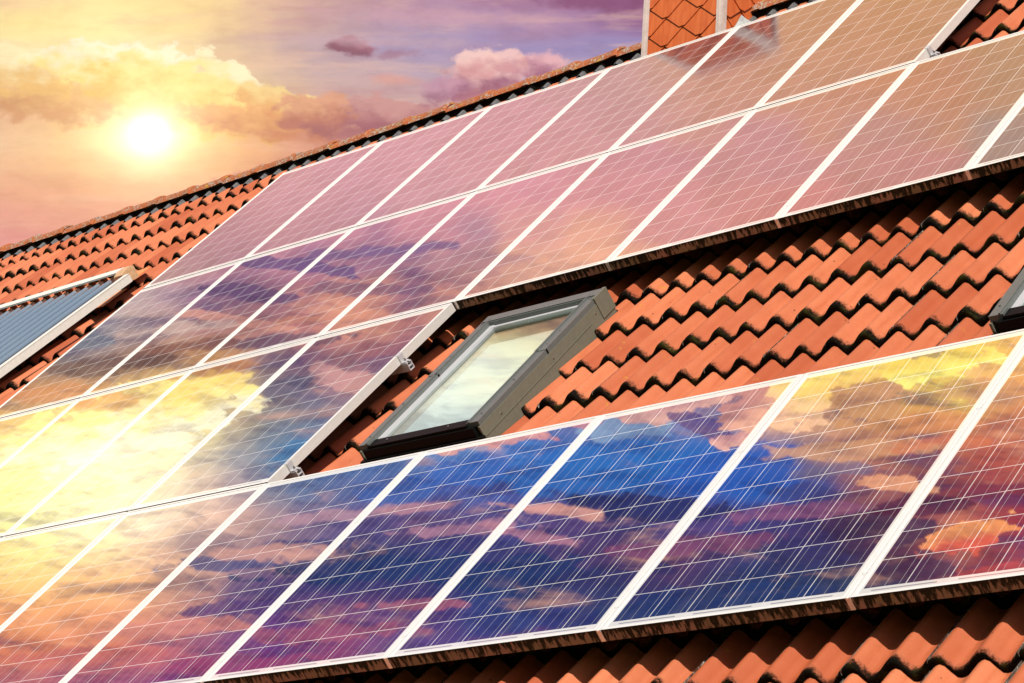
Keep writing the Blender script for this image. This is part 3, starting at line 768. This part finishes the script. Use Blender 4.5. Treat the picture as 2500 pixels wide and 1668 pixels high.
B_PTS = [
 (1250,760,190,140,120),(1330,770,205,150,125),(1200,820,225,205,140),(1280,840,240,235,175),(1120,880,250,252,240),(1220,900,252,252,225),(1060,950,240,248,245),(1150,960,250,250,215),(1010,1020,225,238,245),(1090,1010,235,242,225),
 (0,0,200,150,150),(700,0,215,155,155),(1300,0,200,155,150),(1700,60,205,155,110),(2000,30,204,150,98),(2250,40,204,148,92),(2500,30,198,148,100),(2500,200,192,145,102),
 (1500,150,196,160,142),(1700,150,208,150,108),(1900,160,204,146,98),(2100,150,206,142,92),(1200,250,216,155,155),(1450,240,208,150,148),(1700,260,208,150,125),(2000,250,206,145,112),(2300,250,200,140,100),
 (950,350,224,160,160),(1250,340,218,150,155),(1550,350,208,145,145),(1850,350,203,142,135),(2150,330,196,142,122),(2480,320,176,142,120),
 (700,450,232,168,160),(950,450,228,155,160),(1250,450,220,148,152),(1550,450,215,145,142),(1850,450,208,142,130),(2200,420,200,136,120),
 (600,540,226,160,150),(800,540,222,150,155),(1050,540,215,145,150),(1300,540,218,150,145),(1600,520,218,148,138),(1900,500,214,138,122),
 (450,620,212,150,140),(620,610,205,140,150),(800,610,160,110,140),(950,620,130,92,128),(1150,600,170,125,140),(1300,590,220,160,140),(1450,600,235,170,135),
 (330,700,190,165,160),(480,690,160,120,145),(600,700,105,72,105),(750,690,150,95,115),(880,680,205,140,125),(1000,690,140,95,120),(1150,690,210,145,115),(1300,640,232,170,135),
 (250,770,176,162,155),(380,760,185,155,150),(520,760,130,90,110),(640,760,115,75,98),(760,760,205,130,108),(870,750,222,150,108),(980,770,165,105,100),(1080,760,190,120,100),
 (150,840,100,108,118),(260,820,160,150,150),(380,820,205,170,150),(500,810,165,110,105),(620,800,200,140,110),(740,810,150,90,100),(860,810,205,140,115),(960,830,160,100,100),
 (80,900,115,95,85),(200,880,110,80,72),(330,880,115,72,55),(450,860,150,95,60),(560,870,215,150,80),(640,880,120,100,110),(760,880,110,75,95),(870,890,160,105,105),(980,880,175,115,120),
 (60,950,190,125,70),(180,950,205,130,70),(300,930,190,125,65),(420,940,240,190,95),(520,930,250,215,115),(610,960,150,125,110),(700,960,90,90,110),(800,950,135,100,115),(900,950,160,115,110),
 (50,1020,240,185,100),(150,1000,225,155,80),(250,1010,245,195,95),(350,1000,255,230,135),(470,1000,255,238,150),(580,1000,245,210,140),(670,1020,110,115,120),(780,1020,120,125,140),(880,1010,165,135,140),
 (50,1100,255,240,160),(160,1100,255,242,170),(280,1080,255,244,190),(380,1080,255,246,195),(480,1070,252,232,170),(580,1080,150,150,145),(680,1080,85,115,145),(780,1080,75,120,160),
 (60,1180,255,248,150),(200,1170,255,250,165),(330,1160,255,246,185),(450,1150,240,215,180),(550,1150,165,150,155),(640,1150,115,130,150),(750,1150,80,125,160),(850,1130,62,100,150),
 (60,1260,255,246,160),(200,1260,255,244,185),(340,1250,255,240,205),(470,1230,242,208,178),(580,1230,205,170,155),(680,1220,120,120,140),(800,1210,100,100,140),(900,1200,85,105,155),(1000,1190,60,85,150),
 (60,1340,252,225,140),(200,1340,252,218,150),(330,1330,248,205,160),(450,1310,240,195,165),(560,1310,210,160,140),(680,1300,165,130,130),(790,1290,110,85,125),(900,1280,90,70,120),(1000,1270,110,75,110),
 (60,1420,250,195,115),(200,1410,250,190,120),(330,1400,248,190,125),(450,1400,240,180,130),(560,1390,110,95,125),(680,1400,85,65,110),(800,1390,45,55,100),(920,1370,30,48,92),(1050,1360,42,48,95),
 (60,1500,240,160,100),(200,1490,235,155,100),(340,1480,225,150,110),(480,1480,170,115,115),(620,1470,95,60,115),(750,1480,85,50,110),(880,1470,60,45,100),(1010,1450,60,42,90),
 (60,1590,215,125,85),(200,1580,215,125,90),(350,1570,195,105,100),(500,1560,150,80,110),(650,1560,105,50,115),(800,1550,140,60,100),(930,1540,120,70,115),
 (60,1668,175,95,100),(250,1668,160,80,110),(450,1668,120,45,110),(700,1668,95,40,100),
 (1100,1080,85,125,180),(1250,1060,70,125,190),(1380,1040,95,100,150),(1500,1010,125,90,115),(1650,970,165,120,125),(1800,950,170,120,110),(1950,920,215,150,95),(2080,900,245,200,100),(2250,870,246,205,90),(2420,840,240,190,85),
 (1150,1150,60,95,165),(1300,1130,50,105,180),(1450,1080,52,116,182),(1600,1050,58,118,182),(1750,1020,90,100,150),(1880,1010,235,180,140),(2030,990,240,175,115),(2180,970,205,150,80),(2330,930,250,220,100),(2470,930,225,155,80),
 (1120,1240,90,70,120),(1270,1220,75,75,140),(1420,1180,60,95,165),(1560,1140,42,100,170),(1700,1120,36,92,170),(1850,1090,60,90,160),(2000,1080,140,110,110),(2150,1060,190,130,85),(2300,1050,215,140,80),(2470,1030,190,110,75),
 (1100,1330,55,55,110),(1250,1320,60,48,100),(1400,1270,90,62,110),(1530,1240,45,42,95),(1680,1220,40,80,160),(1830,1190,38,95,180),(1980,1180,55,65,125),(2130,1150,190,115,95),(2260,1140,130,70,65),(2400,1140,170,75,50),
 (1100,1420,48,50,105),(1250,1400,28,50,95),(1400,1370,70,50,95),(1550,1340,75,45,85),(1700,1310,95,48,85),(1850,1280,70,55,110),(2000,1260,60,42,85),(2120,1240,75,38,55),(2260,1230,100,34,44),(2430,1220,135,44,48),
 (1050,1500,75,50,110),(1200,1490,40,60,115),(1350,1460,42,50,95),(1500,1420,40,45,85),(1650,1400,85,45,80),(1800,1380,45,50,95),(1950,1350,50,40,75),(2100,1320,75,38,60),(2230,1310,110,48,58),(2330,1300,215,125,85),(2450,1310,160,54,58),
 (1050,1580,85,60,120),(1200,1560,60,50,115),(1350,1540,45,40,100),(1500,1500,35,45,95),(1650,1470,30,48,90),(1800,1450,28,45,80),(1950,1430,30,42,78),(2100,1410,32,48,78),(2250,1390,76,36,56),(2400,1380,125,50,58),
 (1600,1668,50,40,80),(2200,1550,60,40,60),(2500,1450,120,40,50),(2500,1668,90,40,60)]

def ramps(pts, nx, ny, x0, x1, y0, y1, gain, sig):
    """smooth colour field of a cloud bank, as stacked colour ramps"""
    P_ = np.array(pts, float); C_ = np.array([lin(p[2:5]) for p in pts]); R_ = []
    for j in range(ny):
        yy = y0+(y1-y0)*j/(ny-1)
        rp = t.N('ShaderNodeValToRGB'); cr_ = rp.color_ramp; cr_.interpolation = 'EASE'
        while len(cr_.elements) < nx: cr_.elements.new(0.5)
        for i in range(nx): cr_.elements[i].position = i/(nx-1)
        for i in range(nx):
            xx = x0+(x1-x0)*i/(nx-1)
            d2 = ((P_[:, 0]-xx)/sig[0])**2+((P_[:, 1]-yy)/sig[1])**2
            w = np.exp(-0.5*d2)+1e-9/(1+d2)
            cr_.elements[i].color = tuple((w[:, None]*C_).sum(0)/w.sum()*gain)+(1,)
        R_.append(rp)
    return R_

def field(X, Y, R_, x0, x1, y0, y1):
    fx = X; ny = len(R_); outc = None
    for j, rp in enumerate(R_):
        t.l.new(fx, rp.inputs[0])
        if outc is None: outc = rp.outputs[0]
        else: outc = t.mix(t.mapr(Y, y0+(y1-y0)*(j-1)/(ny-1), y0+(y1-y0)*j/(ny-1)), outc, rp.outputs[0])
    return outc

def bank(exv, eyv, ezv):
    dz = t.math('MAXIMUM', t.dot(D, tuple(ezv)), 0.05)
    fpx = 6069.93
    X = t.math('ADD', t.math('MULTIPLY', t.math('DIVIDE', t.dot(D, tuple(exv)), dz), fpx), 1250.0)
    Y = t.math('ADD', t.math('MULTIPLY', t.math('DIVIDE', t.dot(D, tuple(eyv)), dz), fpx), 834.0)
    return X, Y

def warp(X, Y, amp, sx, sy, detail=5, seed=0.0, rough=0.6):
    v = t.comb(t.math('MULTIPLY', X, sx), t.math('MULTIPLY', Y, sy), seed)
    v2 = t.comb(t.math('MULTIPLY', X, sx), t.math('MULTIPLY', Y, sy), seed+17.3)
    n = (t.noise(v, 1.0, detail, rough, 0.3), t.noise(v2, 1.0, detail, rough, 0.3))
    return (t.math('ADD', X, t.math('MULTIPLY', t.math('SUBTRACT', n[0], 0.5), amp[0])),
            t.math('ADD', Y, t.math('MULTIPLY', t.math('SUBTRACT', n[1], 0.5), amp[1])))

def tears(X, Y, sx, sy, seeds):
    return [t.noise(t.comb(t.math('MULTIPLY', X, sx), t.math('MULTIPLY', Y, sy), q), 1.0, 5, 0.56) for q in seeds]

def puff(colr, X, Y, NS, cx, cy, rx, ry, c, amp=0.8, soft=0.12, rotd=0.0, k=0, op=1.0, gain=1.0):
    """one cloud: an ellipse with a torn edge"""
    a_ = math.radians(rotd); n = NS[k % 2]; n2 = NS[2]
    u_ = t.math('MULTIPLY_ADD', X, math.cos(a_)/rx, t.math('MULTIPLY_ADD', Y, math.sin(a_)/rx, -(cx*math.cos(a_)+cy*math.sin(a_))/rx))
    v_ = t.math('MULTIPLY_ADD', Y, math.cos(a_)/ry, t.math('MULTIPLY_ADD', X, -math.sin(a_)/ry, (cx*math.sin(a_)-cy*math.cos(a_))/ry))
    d = t.math('SQRT', t.math('MULTIPLY_ADD', u_, u_, t.math('MULTIPLY', v_, v_)))
    d = t.math('MULTIPLY_ADD', n, 3.4*amp, t.math('SUBTRACT', d, 1.7*amp))
    m_ = t.mapr(d, 1-soft, 1+soft, op, 0.0)
    if isinstance(c[0], (tuple, list)):        # (sunlit colour, colour of its base)
        sh = t.mapr(t.math('MULTIPLY_ADD', n2, 3.0, v_), 0.7, 2.2)
        cc = t.mix(sh, tuple(x*gain for x in lin(c[0])), tuple(x*gain for x in lin(c[1])))
    else: cc = tuple(x*gain for x in lin(c))
    return t.mix(m_, colr, cc)

# --- bank over the ridge, with the low sun in it
GB = 1.0/REFL
D = t.N('ShaderNodeTexCoord').outputs['Generated']
mir = np.array([1, 1, -1.0])
bx, by, bz = Mw@(Rc[0]*mir), Mw@(Rc[1]*mir), Mw@(Rc[2]*mir)
XA, YA = bank(ex, ey, ez); XB, YB_ = bank(bx, by, bz)
xa_, ya_ = warp(XA, YA, (110, 60), 0.0045, 0.014, 6)
xb_, yb_ = warp(XB, YB_, (130, 66), 0.0040, 0.0115, 6, 7.0, 0.62)
fA = t.math('DIVIDE', xa_, 1650.0); fB = t.math('DIVIDE', xb_, 2500.0)
RA = ramps(A_PTS, 22, 12, 0, 1650, 0, 640, 1.0, (75, 32)); RB = ramps(B_PTS, 31, 22, 0, 2500, 0, 1668, GB, (52, 32))
ca = field(fA, ya_, RA, 0, 1650, 0, 640)
st_ = t.noise(t.comb(t.math('MULTIPLY', XA, 0.0022), t.math('MULTIPLY', YA, 0.016), 3.0), 1.0, 6, 0.6)
ca = t.mix(t.math('MULTIPLY', t.mapr(st_, 0.50, 0.70), 0.40), ca, lin((246, 205, 170)))
ca = t.mix(t.math('MULTIPLY', t.mapr(st_, 0.48, 0.33), t.mapr(XA, 350, 800, 0.04, 0.30)), ca, lin((190, 140, 150)))
BIG = [(120, 255, 200, 42, ((235, 190, 130), (205, 150, 105)), .7, .2, 3, 1, 30, .7), (90, 175, 140, 62, ((255, 244, 190), (240, 200, 125)), .6, .14, 5, 1, 2, .85),
       (300, 160, 230, 58, ((255, 253, 215), (255, 236, 150)), .55, .08, 4, 1.3, 1, .9), (440, 235, 240, 80, ((255, 238, 150), (244, 200, 110)), .5, .12, 16, 1.5, 21, .85),
       (560, 190, 95, 42, ((255, 252, 205), (255, 235, 150)), .55, .07, 30, 1.5, 3, .9), (690, 255, 130, 36, ((250, 225, 150), (232, 180, 118)), .5, .08, 16, 1.3, 4, .9),
       (640, 300, 190, 36, ((235, 175, 120), (205, 138, 105)), .6, .2, 6, 1.2, 5, .85), (930, 285, 135, 48, ((208, 158, 150), (172, 116, 122)), .5, .08, 6, 1.5, 6, .92),
       (770, 275, 95, 48, ((226, 170, 135), (190, 128, 112)), .5, .10, 2, 1.5, 7, .9), (880, 325, 130, 22, (168, 112, 118), .8, .3, 4, 1, 8, .7),
       (700, 415, 160, 24, ((222, 156, 132), (190, 124, 118)), .8, .22, -12, 1.2, 18, .8), (1010, 345, 60, 16, (236, 205, 180), .9, .4, -4, 1, 19, .6),
       (862, 116, 62, 20, ((176, 118, 128), (142, 88, 104)), .9, .22, 8, 2.0, 9, .85), (965, 134, 45, 11, (165, 118, 135), 1.1, .4, -4, 2.0, 10, .6),
       (960, 195, 50, 12, (236, 172, 148), .8, .6, 4, 1.5, 13, .6), (1100, 40, 240, 18, (212, 170, 178), .9, .5, 2, 1, 23, .6), (900, 100, 220, 10, (206, 178, 184), .9, .6, 2, 1, 24, .5),
       (1180, 195, 100, 58, ((236, 192, 186), (166, 110, 128)), .5, .08, -6, 2.0, 11, .95), (1325, 170, 72, 42, ((232, 184, 186), (172, 116, 136)), .5, .09, 0, 2.2, 12, .95),
       (1080, 222, 60, 28, ((200, 155, 172), (164, 116, 138)), .7, .2, -10, 2, 14, .8), (1165, 155, 52, 34, ((250, 214, 200), (222, 168, 164)), .5, .10, 0, 2.2, 15, .9), (1240, 150, 46, 30, ((248, 208, 196), (214, 160, 160)), .5, .10, 0, 2.2, 16, .85),
       (1470, 8, 130, 18, (140, 88, 120), .8, .4, 2, 1, 17, .8), (1200, 240, 120, 22, (196, 138, 140), .8, .4, -10, 1, 20, .7)]
NA = tears(XA, YA, 0.017, 0.024, (3.0, 40.0, 77.0))
XAp = t.math('MULTIPLY_ADD', NA[2], 14.0, t.math('SUBTRACT', XA, 7.0)); YAp = t.math('MULTIPLY_ADD', NA[0], 8.0, t.math('SUBTRACT', YA, 4.0))
for (cx, cy, rx, ry, c, am, so_, ro, ns, sd_, op) in BIG:
    ca = puff(ca, XAp, YAp, NA, cx, cy, rx, ry, c, am, so_*1.7, ro, sd_, op)
fa = t.noise(t.comb(t.math('MULTIPLY', XA, 0.010), t.math('MULTIPLY', YA, 0.026), 9.0), 1.0, 6, 0.64, 0.25)
ca = t.mix(t.mapr(fa, 0.42, 0.70, 0.0, 0.7), ca, t.mix(1.0, ca, (1.08, 1.07, 1.04), 'MULTIPLY'))
ca = t.mix(t.mapr(fa, 0.54, 0.30, 0.0, 0.6), ca, t.mix(1.0, ca, (0.92, 0.88, 0.88), 'MULTIPLY'))
ca = t.mix(1.0, ca, (1.0, 0.93, 0.97), 'MULTIPLY')
# glow of the low sun
dx = t.math('SUBTRACT', XA, 365.0); dy = t.math('SUBTRACT', YA, 325.0)
rad = t.math('SQRT', t.math('ADD', t.math('MULTIPLY', dx, dx), t.math('MULTIPLY', dy, dy)))
def addc(a_, b_):
    x = t.N('ShaderNodeMix', data_type='RGBA', blend_type='ADD'); x.inputs[0].default_value = 1; t.l.new(a_, x.inputs[6]); t.l.new(b_, x.inputs[7]); return x.outputs[2]
def glow(r_, s_, c, p_=1.0):
    e_ = t.math('EXPONENT', t.math('MULTIPLY', t.math('POWER', t.math('DIVIDE', r_, s_), p_), -1.0))
    return t.mix(e_, (0, 0, 0), c)
dxs = t.math('MULTIPLY', dx, 0.42); rh = t.math('SQRT', t.math('ADD', t.math('MULTIPLY', dxs, dxs), t.math('MULTIPLY', dy, dy)))
ca = addc(ca, glow(rad, 36.0, (1.0, 1.0, 1.0), 1.3)); ca = addc(ca, glow(rad, 62.0, (0.95, 0.86, 0.66), 1.0)); ca = addc(ca, glow(rh, 52.0, (0.45, 0.40, 0.24), 1.3)); ca = addc(ca, glow(rad, 330.0, (0.12, 0.06, 0.02), 1.6))

# --- bank mirrored by the glass
cb = field(fB, yb_, RB, 0, 2500, 0, 1668)
s2_ = t.noise(t.comb(t.math('MULTIPLY', XB, 0.0034), t.math('MULTIPLY', YB_, 0.013), 11.0), 1.0, 6, 0.62, 0.4)
lowp = t.mapr(YB_, 560, 800)
cb = t.mix(t.math('MULTIPLY', t.math('MULTIPLY', t.mapr(s2_, 0.50, 0.36), lowp), 0.50), cb, tuple(x*GB for x in lin((48, 42, 92))))
cb = t.mix(t.math('MULTIPLY', t.math('MULTIPLY', t.mapr(s2_, 0.54, 0.72), lowp), 0.45), cb, tuple(x*GB for x in lin((246, 180, 135))))
BB = [(1500, 1130, 260, 62, (38, 98, 172), 0.7, 0.14, -8, 1, 21, 0.75),
      (1790, 1150, 170, 62, (38, 82, 165), 0.7, 0.14, -4, 1, 22, 0.75),
      (1130, 1150, 120, 36, (46, 92, 170), 0.8, 0.15, -12, 1, 23, 0.7),
      (780, 1110, 120, 44, (62, 112, 152), 0.7, 0.12, -12, 1, 24, 0.8),
      (960, 1200, 90, 26, (60, 92, 160), 0.8, 0.2, -8, 1, 25, 0.7),
      (900, 1385, 240, 30, (28, 46, 92), 0.8, 0.1, -4, 1, 26, 0.85),
      (1240, 1395, 210, 38, (28, 46, 92), 0.8, 0.1, -6, 1, 27, 0.85),
      (740, 1330, 120, 18, (60, 60, 110), 0.9, 0.15, -4, 1, 28, 0.8),
      (1560, 1235, 190, 32, (38, 38, 86), 0.8, 0.1, 4, 1, 29, 0.9),
      (1720, 1475, 260, 42, (28, 46, 92), 0.7, 0.12, -6, 1, 30, 0.8),
      (2150, 1285, 140, 46, (62, 36, 62), 0.7, 0.14, -4, 1, 31, 0.85),
      (1100, 1320, 110, 14, (48, 44, 98), 0.9, 0.15, -3, 1, 32, 0.8),
      (560, 1370, 130, 18, (74, 74, 118), 0.9, 0.12, -5, 1, 33, 0.85),
      (600, 1480, 160, 20, (74, 48, 104), 0.9, 0.15, -4, 1, 34, 0.8),
      (1480, 1400, 160, 20, (46, 40, 84), 0.9, 0.15, -4, 1, 35, 0.7),
      (800, 1540, 210, 22, (156, 80, 104), 0.9, 0.2, -4, 1, 36, 0.8),
      (1000, 1470, 120, 14, (170, 92, 108), 0.9, 0.2, -4, 1, 37, 0.7),
      (560, 1620, 190, 24, (150, 58, 98), 0.9, 0.25, -4, 1, 38, 0.75),
      (1700, 1330, 220, 20, (120, 62, 96), 0.9, 0.2, -4, 1, 39, 0.8),
      (1960, 1250, 170, 20, (140, 80, 112), 0.9, 0.25, -4, 1, 40, 0.7),
      (1260, 1560, 160, 22, (96, 58, 110), 0.9, 0.3, -6, 1, 41, 0.6),
      (420, 1530, 160, 22, (206, 128, 112), 0.9, 0.2, -4, 1, 42, 0.75),
      (200, 1600, 160, 20, (190, 100, 92), 0.9, 0.25, -4, 1, 43, 0.7),
      (660, 1345, 150, 18, (206, 150, 132), 0.9, 0.2, -5, 1, 44, 0.75),
      (1150, 1285, 150, 15, (176, 124, 142), 0.9, 0.2, -4, 1, 45, 0.75),
      (1350, 1240, 110, 16, (226, 160, 138), 0.9, 0.2, 4, 1, 46, 0.8),
      (820, 1255, 140, 14, (184, 140, 148), 0.9, 0.25, -6, 1, 47, 0.7),
      (1010, 1235, 110, 12, (200, 140, 140), 0.9, 0.25, -6, 1, 48, 0.6),
      (1300, 1300, 130, 12, (196, 130, 140), 0.9, 0.25, 10, 1, 49, 0.6),
      (1130, 1075, 100, 22, ((196, 138, 140), (226, 162, 146)), 0.9, 0.06, -12, 1, 50, 0.9),
      (1270, 1050, 85, 26, ((180, 122, 134), (218, 152, 142)), 0.9, 0.06, -12, 1, 51, 0.9),
      (1530, 1030, 120, 38, (132, 158, 186), 0.6, 0.12, -6, 1, 52, 0.8),
      (1420, 1010, 110, 32, ((158, 104, 124), (186, 124, 134)), 0.9, 0.05, -14, 1, 53, 0.92),
      (1640, 975, 130, 44, ((176, 122, 128), (224, 168, 150)), 0.8, 0.05, -12, 1, 54, 0.92),
      (1720, 1035, 85, 26, ((92, 70, 122), (110, 80, 120)), 0.9, 0.06, 24, 1, 55, 0.85),
      (1790, 1070, 60, 20, ((214, 150, 140), (240, 178, 150)), 0.9, 0.06, -10, 1, 56, 0.9),
      (1850, 990, 110, 52, ((196, 132, 118), (236, 172, 138)), 0.7, 0.05, -25, 1, 57, 0.92),
      (1950, 985, 80, 75, ((248, 208, 120), (250, 196, 150)), 0.6, 0.05, 10, 1, 58, 0.95),
      (2070, 920, 130, 34, ((252, 226, 110), (250, 204, 105)), 0.7, 0.07, -14, 1, 59, 0.9),
      (2130, 985, 95, 50, ((196, 140, 92), (206, 150, 96)), 0.8, 0.07, -10, 1, 60, 0.85),
      (2300, 890, 150, 36, ((248, 212, 90), (255, 240, 120)), 0.8, 0.05, -12, 1, 61, 0.92),
      (2400, 960, 110, 34, (200, 140, 92), 0.8, 0.15, -6, 1, 62, 0.6),
      (2080, 1100, 190, 24, (214, 156, 104), 0.9, 0.2, -4, 1, 63, 0.7),
      (2050, 1150, 110, 16, (110, 96, 120), 0.9, 0.2, -4, 1, 64, 0.7),
      (2180, 1180, 110, 18, (232, 160, 112), 0.9, 0.12, 4, 1, 65, 0.8),
      (2330, 1075, 120, 18, (216, 120, 70), 0.9, 0.25, -6, 1, 66, 0.6),
      (2250, 1235, 120, 30, (84, 28, 44), 0.8, 0.14, -5, 1, 67, 0.85),
      (2440, 1190, 90, 22, (120, 44, 52), 0.8, 0.2, -5, 1, 68, 0.7),
      (2360, 1305, 120, 34, ((248, 160, 90), (222, 96, 66)), 0.8, 0.06, -14, 1, 69, 0.95),
      (2420, 1395, 120, 22, (196, 72, 60), 0.8, 0.2, -5, 1, 70, 0.7),
      (2250, 1380, 90, 26, (72, 34, 56), 0.8, 0.15, -5, 1, 71, 0.8),
      (330, 1030, 290, 82, ((255, 226, 130), (255, 247, 205)), 0.55, 0.05, -14, 1, 72, 0.9),
      (500, 965, 130, 40, ((255, 216, 110), (255, 236, 150)), 0.7, 0.06, -20, 1, 73, 0.85),
      (120, 1075, 130, 55, ((255, 222, 120), (255, 242, 180)), 0.7, 0.1, -12, 1, 74, 0.75),
      (250, 985, 90, 20, (214, 140, 66), 0.9, 0.2, -10, 1, 75, 0.7),
      (120, 960, 110, 22, (196, 120, 60), 0.9, 0.2, -8, 1, 76, 0.75),
      (700, 950, 60, 24, (92, 88, 108), 0.8, 0.1, -20, 1, 77, 0.7),
      (880, 935, 120, 30, (206, 150, 140), 0.8, 0.15, 14, 1, 78, 0.75),
      (960, 850, 90, 22, (160, 98, 98), 0.8, 0.2, -6, 1, 79, 0.7),
      (740, 650, 150, 17, (104, 74, 118), 0.9, 0.1, 4, 1, 80, 0.85),
      (930, 612, 170, 13, (118, 88, 130), 0.9, 0.2, -4, 1, 81, 0.75),
      (610, 715, 130, 20, (98, 66, 98), 0.9, 0.1, 8, 1, 82, 0.85),
      (900, 705, 150, 16, (126, 86, 108), 0.9, 0.15, 2, 1, 83, 0.75),
      (1150, 640, 150, 14, (180, 128, 130), 0.9, 0.3, -4, 1, 84, 0.6),
      (820, 775, 150, 12, (216, 144, 112), 0.9, 0.2, -3, 1, 85, 0.7),
      (560, 780, 130, 12, (214, 150, 126), 0.9, 0.15, 8, 1, 86, 0.7),
      (700, 830, 150, 18, (96, 66, 84), 0.9, 0.12, -4, 1, 87, 0.8),
      (280, 885, 170, 24, (104, 66, 50), 0.8, 0.15, -6, 1, 88, 0.8),
      (460, 850, 120, 16, (128, 80, 60), 0.9, 0.15, -8, 1, 89, 0.8),
      (420, 800, 120, 14, (196, 166, 150), 0.9, 0.2, -4, 1, 90, 0.7),
      (200, 830, 90, 18, (104, 112, 124), 0.8, 0.2, -6, 1, 91, 0.7),
      (520, 900, 110, 18, (176, 112, 62), 0.9, 0.2, -10, 1, 92, 0.7)]
NB = tears(XB, YB_, 0.012, 0.026, (5.0, 50.0, 87.0))
XBp = t.math('MULTIPLY_ADD', NB[2], 14.0, t.math('SUBTRACT', XB, 7.0)); YBp = t.math('MULTIPLY_ADD', NB[0], 8.0, t.math('SUBTRACT', YB_, 4.0))
for (cx, cy, rx, ry, c, am, so_, ro, ns, sd_, op) in BB:
    cb = puff(cb, XBp, YBp, NB, cx, cy, rx, ry, c, am, so_, ro, sd_, op, GB)
dx = t.math('SUBTRACT', XB, 190.0); dy = t.math('SUBTRACT', YB_, 1160.0)
rad = t.math('SQRT', t.math('ADD', t.math('MULTIPLY', dx, dx), t.math('MULTIPLY', dy, dy)))
cb = addc(cb, glow(rad, 190.0, (0.75, 0.66, 0.32), 2.0))
fd = t.noise(t.comb(t.math('MULTIPLY', XB, 0.0075), t.math('MULTIPLY', YB_, 0.030), 23.0), 1.0, 6, 0.66, 0.3)
cb = t.mix(t.math('MULTIPLY', t.mapr(fd, 0.38, 0.64), t.mapr(YB_, 500, 800, 0.15, 1.0)), cb, t.mix(1.0, cb, (1.16, 1.13, 1.10), 'MULTIPLY'))
cb = t.mix(t.math('MULTIPLY', t.mapr(fd, 0.52, 0.34), t.mapr(YB_, 500, 800, 0.10, 1.0)), cb, t.mix(1.0, cb, (0.74, 0.70, 0.78), 'MULTIPLY'))

# join: the plane of the roof separates the two banks; both fade into a dusky clear sky
side = t.dot(D, tuple(Mw@np.array([0, 0, 1.0])))
two = t.mix(t.mapr(side, -0.03, 0.03), ca, cb)
cen = t.math('MAXIMUM', t.dot(D, tuple(ez)), t.dot(D, tuple(bz)))
# beyond the two banks the evening sky goes on as plain streaky layers by elevation
el = t.sep(D)[2]
stv = t.noise(t.mapping(D, (2.2, 2.2, 16.0)), 1.4, 5, 0.6, 0.3)
elw = t.math('MULTIPLY_ADD', stv, 0.16, t.math('SUBTRACT', el, 0.08))
dusk = t.mix(t.mapr(elw, 0.05, 0.38), (0.80, 0.42, 0.30), (0.62, 0.36, 0.40)); dusk = t.mix(t.mapr(elw, 0.36, 0.55), dusk, (0.50, 0.36, 0.50)); dusk = t.mix(t.mapr(elw, 0.55, 0.85), dusk, (0.22, 0.20, 0.38))
two = t.mix(t.mapr(cen, 0.950, 0.9685), dusk, two)
msk = t.mapr(cen, 0.86, 0.94)
bgS = t.N('ShaderNodeBackground'); t.l.new(sky.outputs[0], bgS.inputs[0]); bgS.inputs[1].default_value = 0.05
bgC = t.N('ShaderNodeBackground'); t.l.new(two, bgC.inputs[0]); bgC.inputs[1].default_value = 1.0
mx = t.N('ShaderNodeMixShader'); t.l.new(msk, mx.inputs[0]); t.l.new(bgS.outputs[0], mx.inputs[1]); t.l.new(bgC.outputs[0], mx.inputs[2])
sc.world = world
wo = t.N('ShaderNodeOutputWorld'); t.l.new(mx.outputs[0], wo.inputs['Surface'])
world.cycles.sampling_method = 'MANUAL'; world.cycles.sample_map_resolution = 512

# ------------------------------------------------------------------ render settings
sc.render.engine = 'CYCLES'
sc.view_settings.view_transform = 'Standard'; sc.view_settings.look = 'None'
sc.view_settings.exposure = 0.0; sc.view_settings.gamma = 1.0
sc.render.resolution_x = 1024; sc.render.resolution_y = 683
sc.cycles.max_bounces = 6; sc.cycles.diffuse_bounces = 1; sc.cycles.transparent_max_bounces = 6
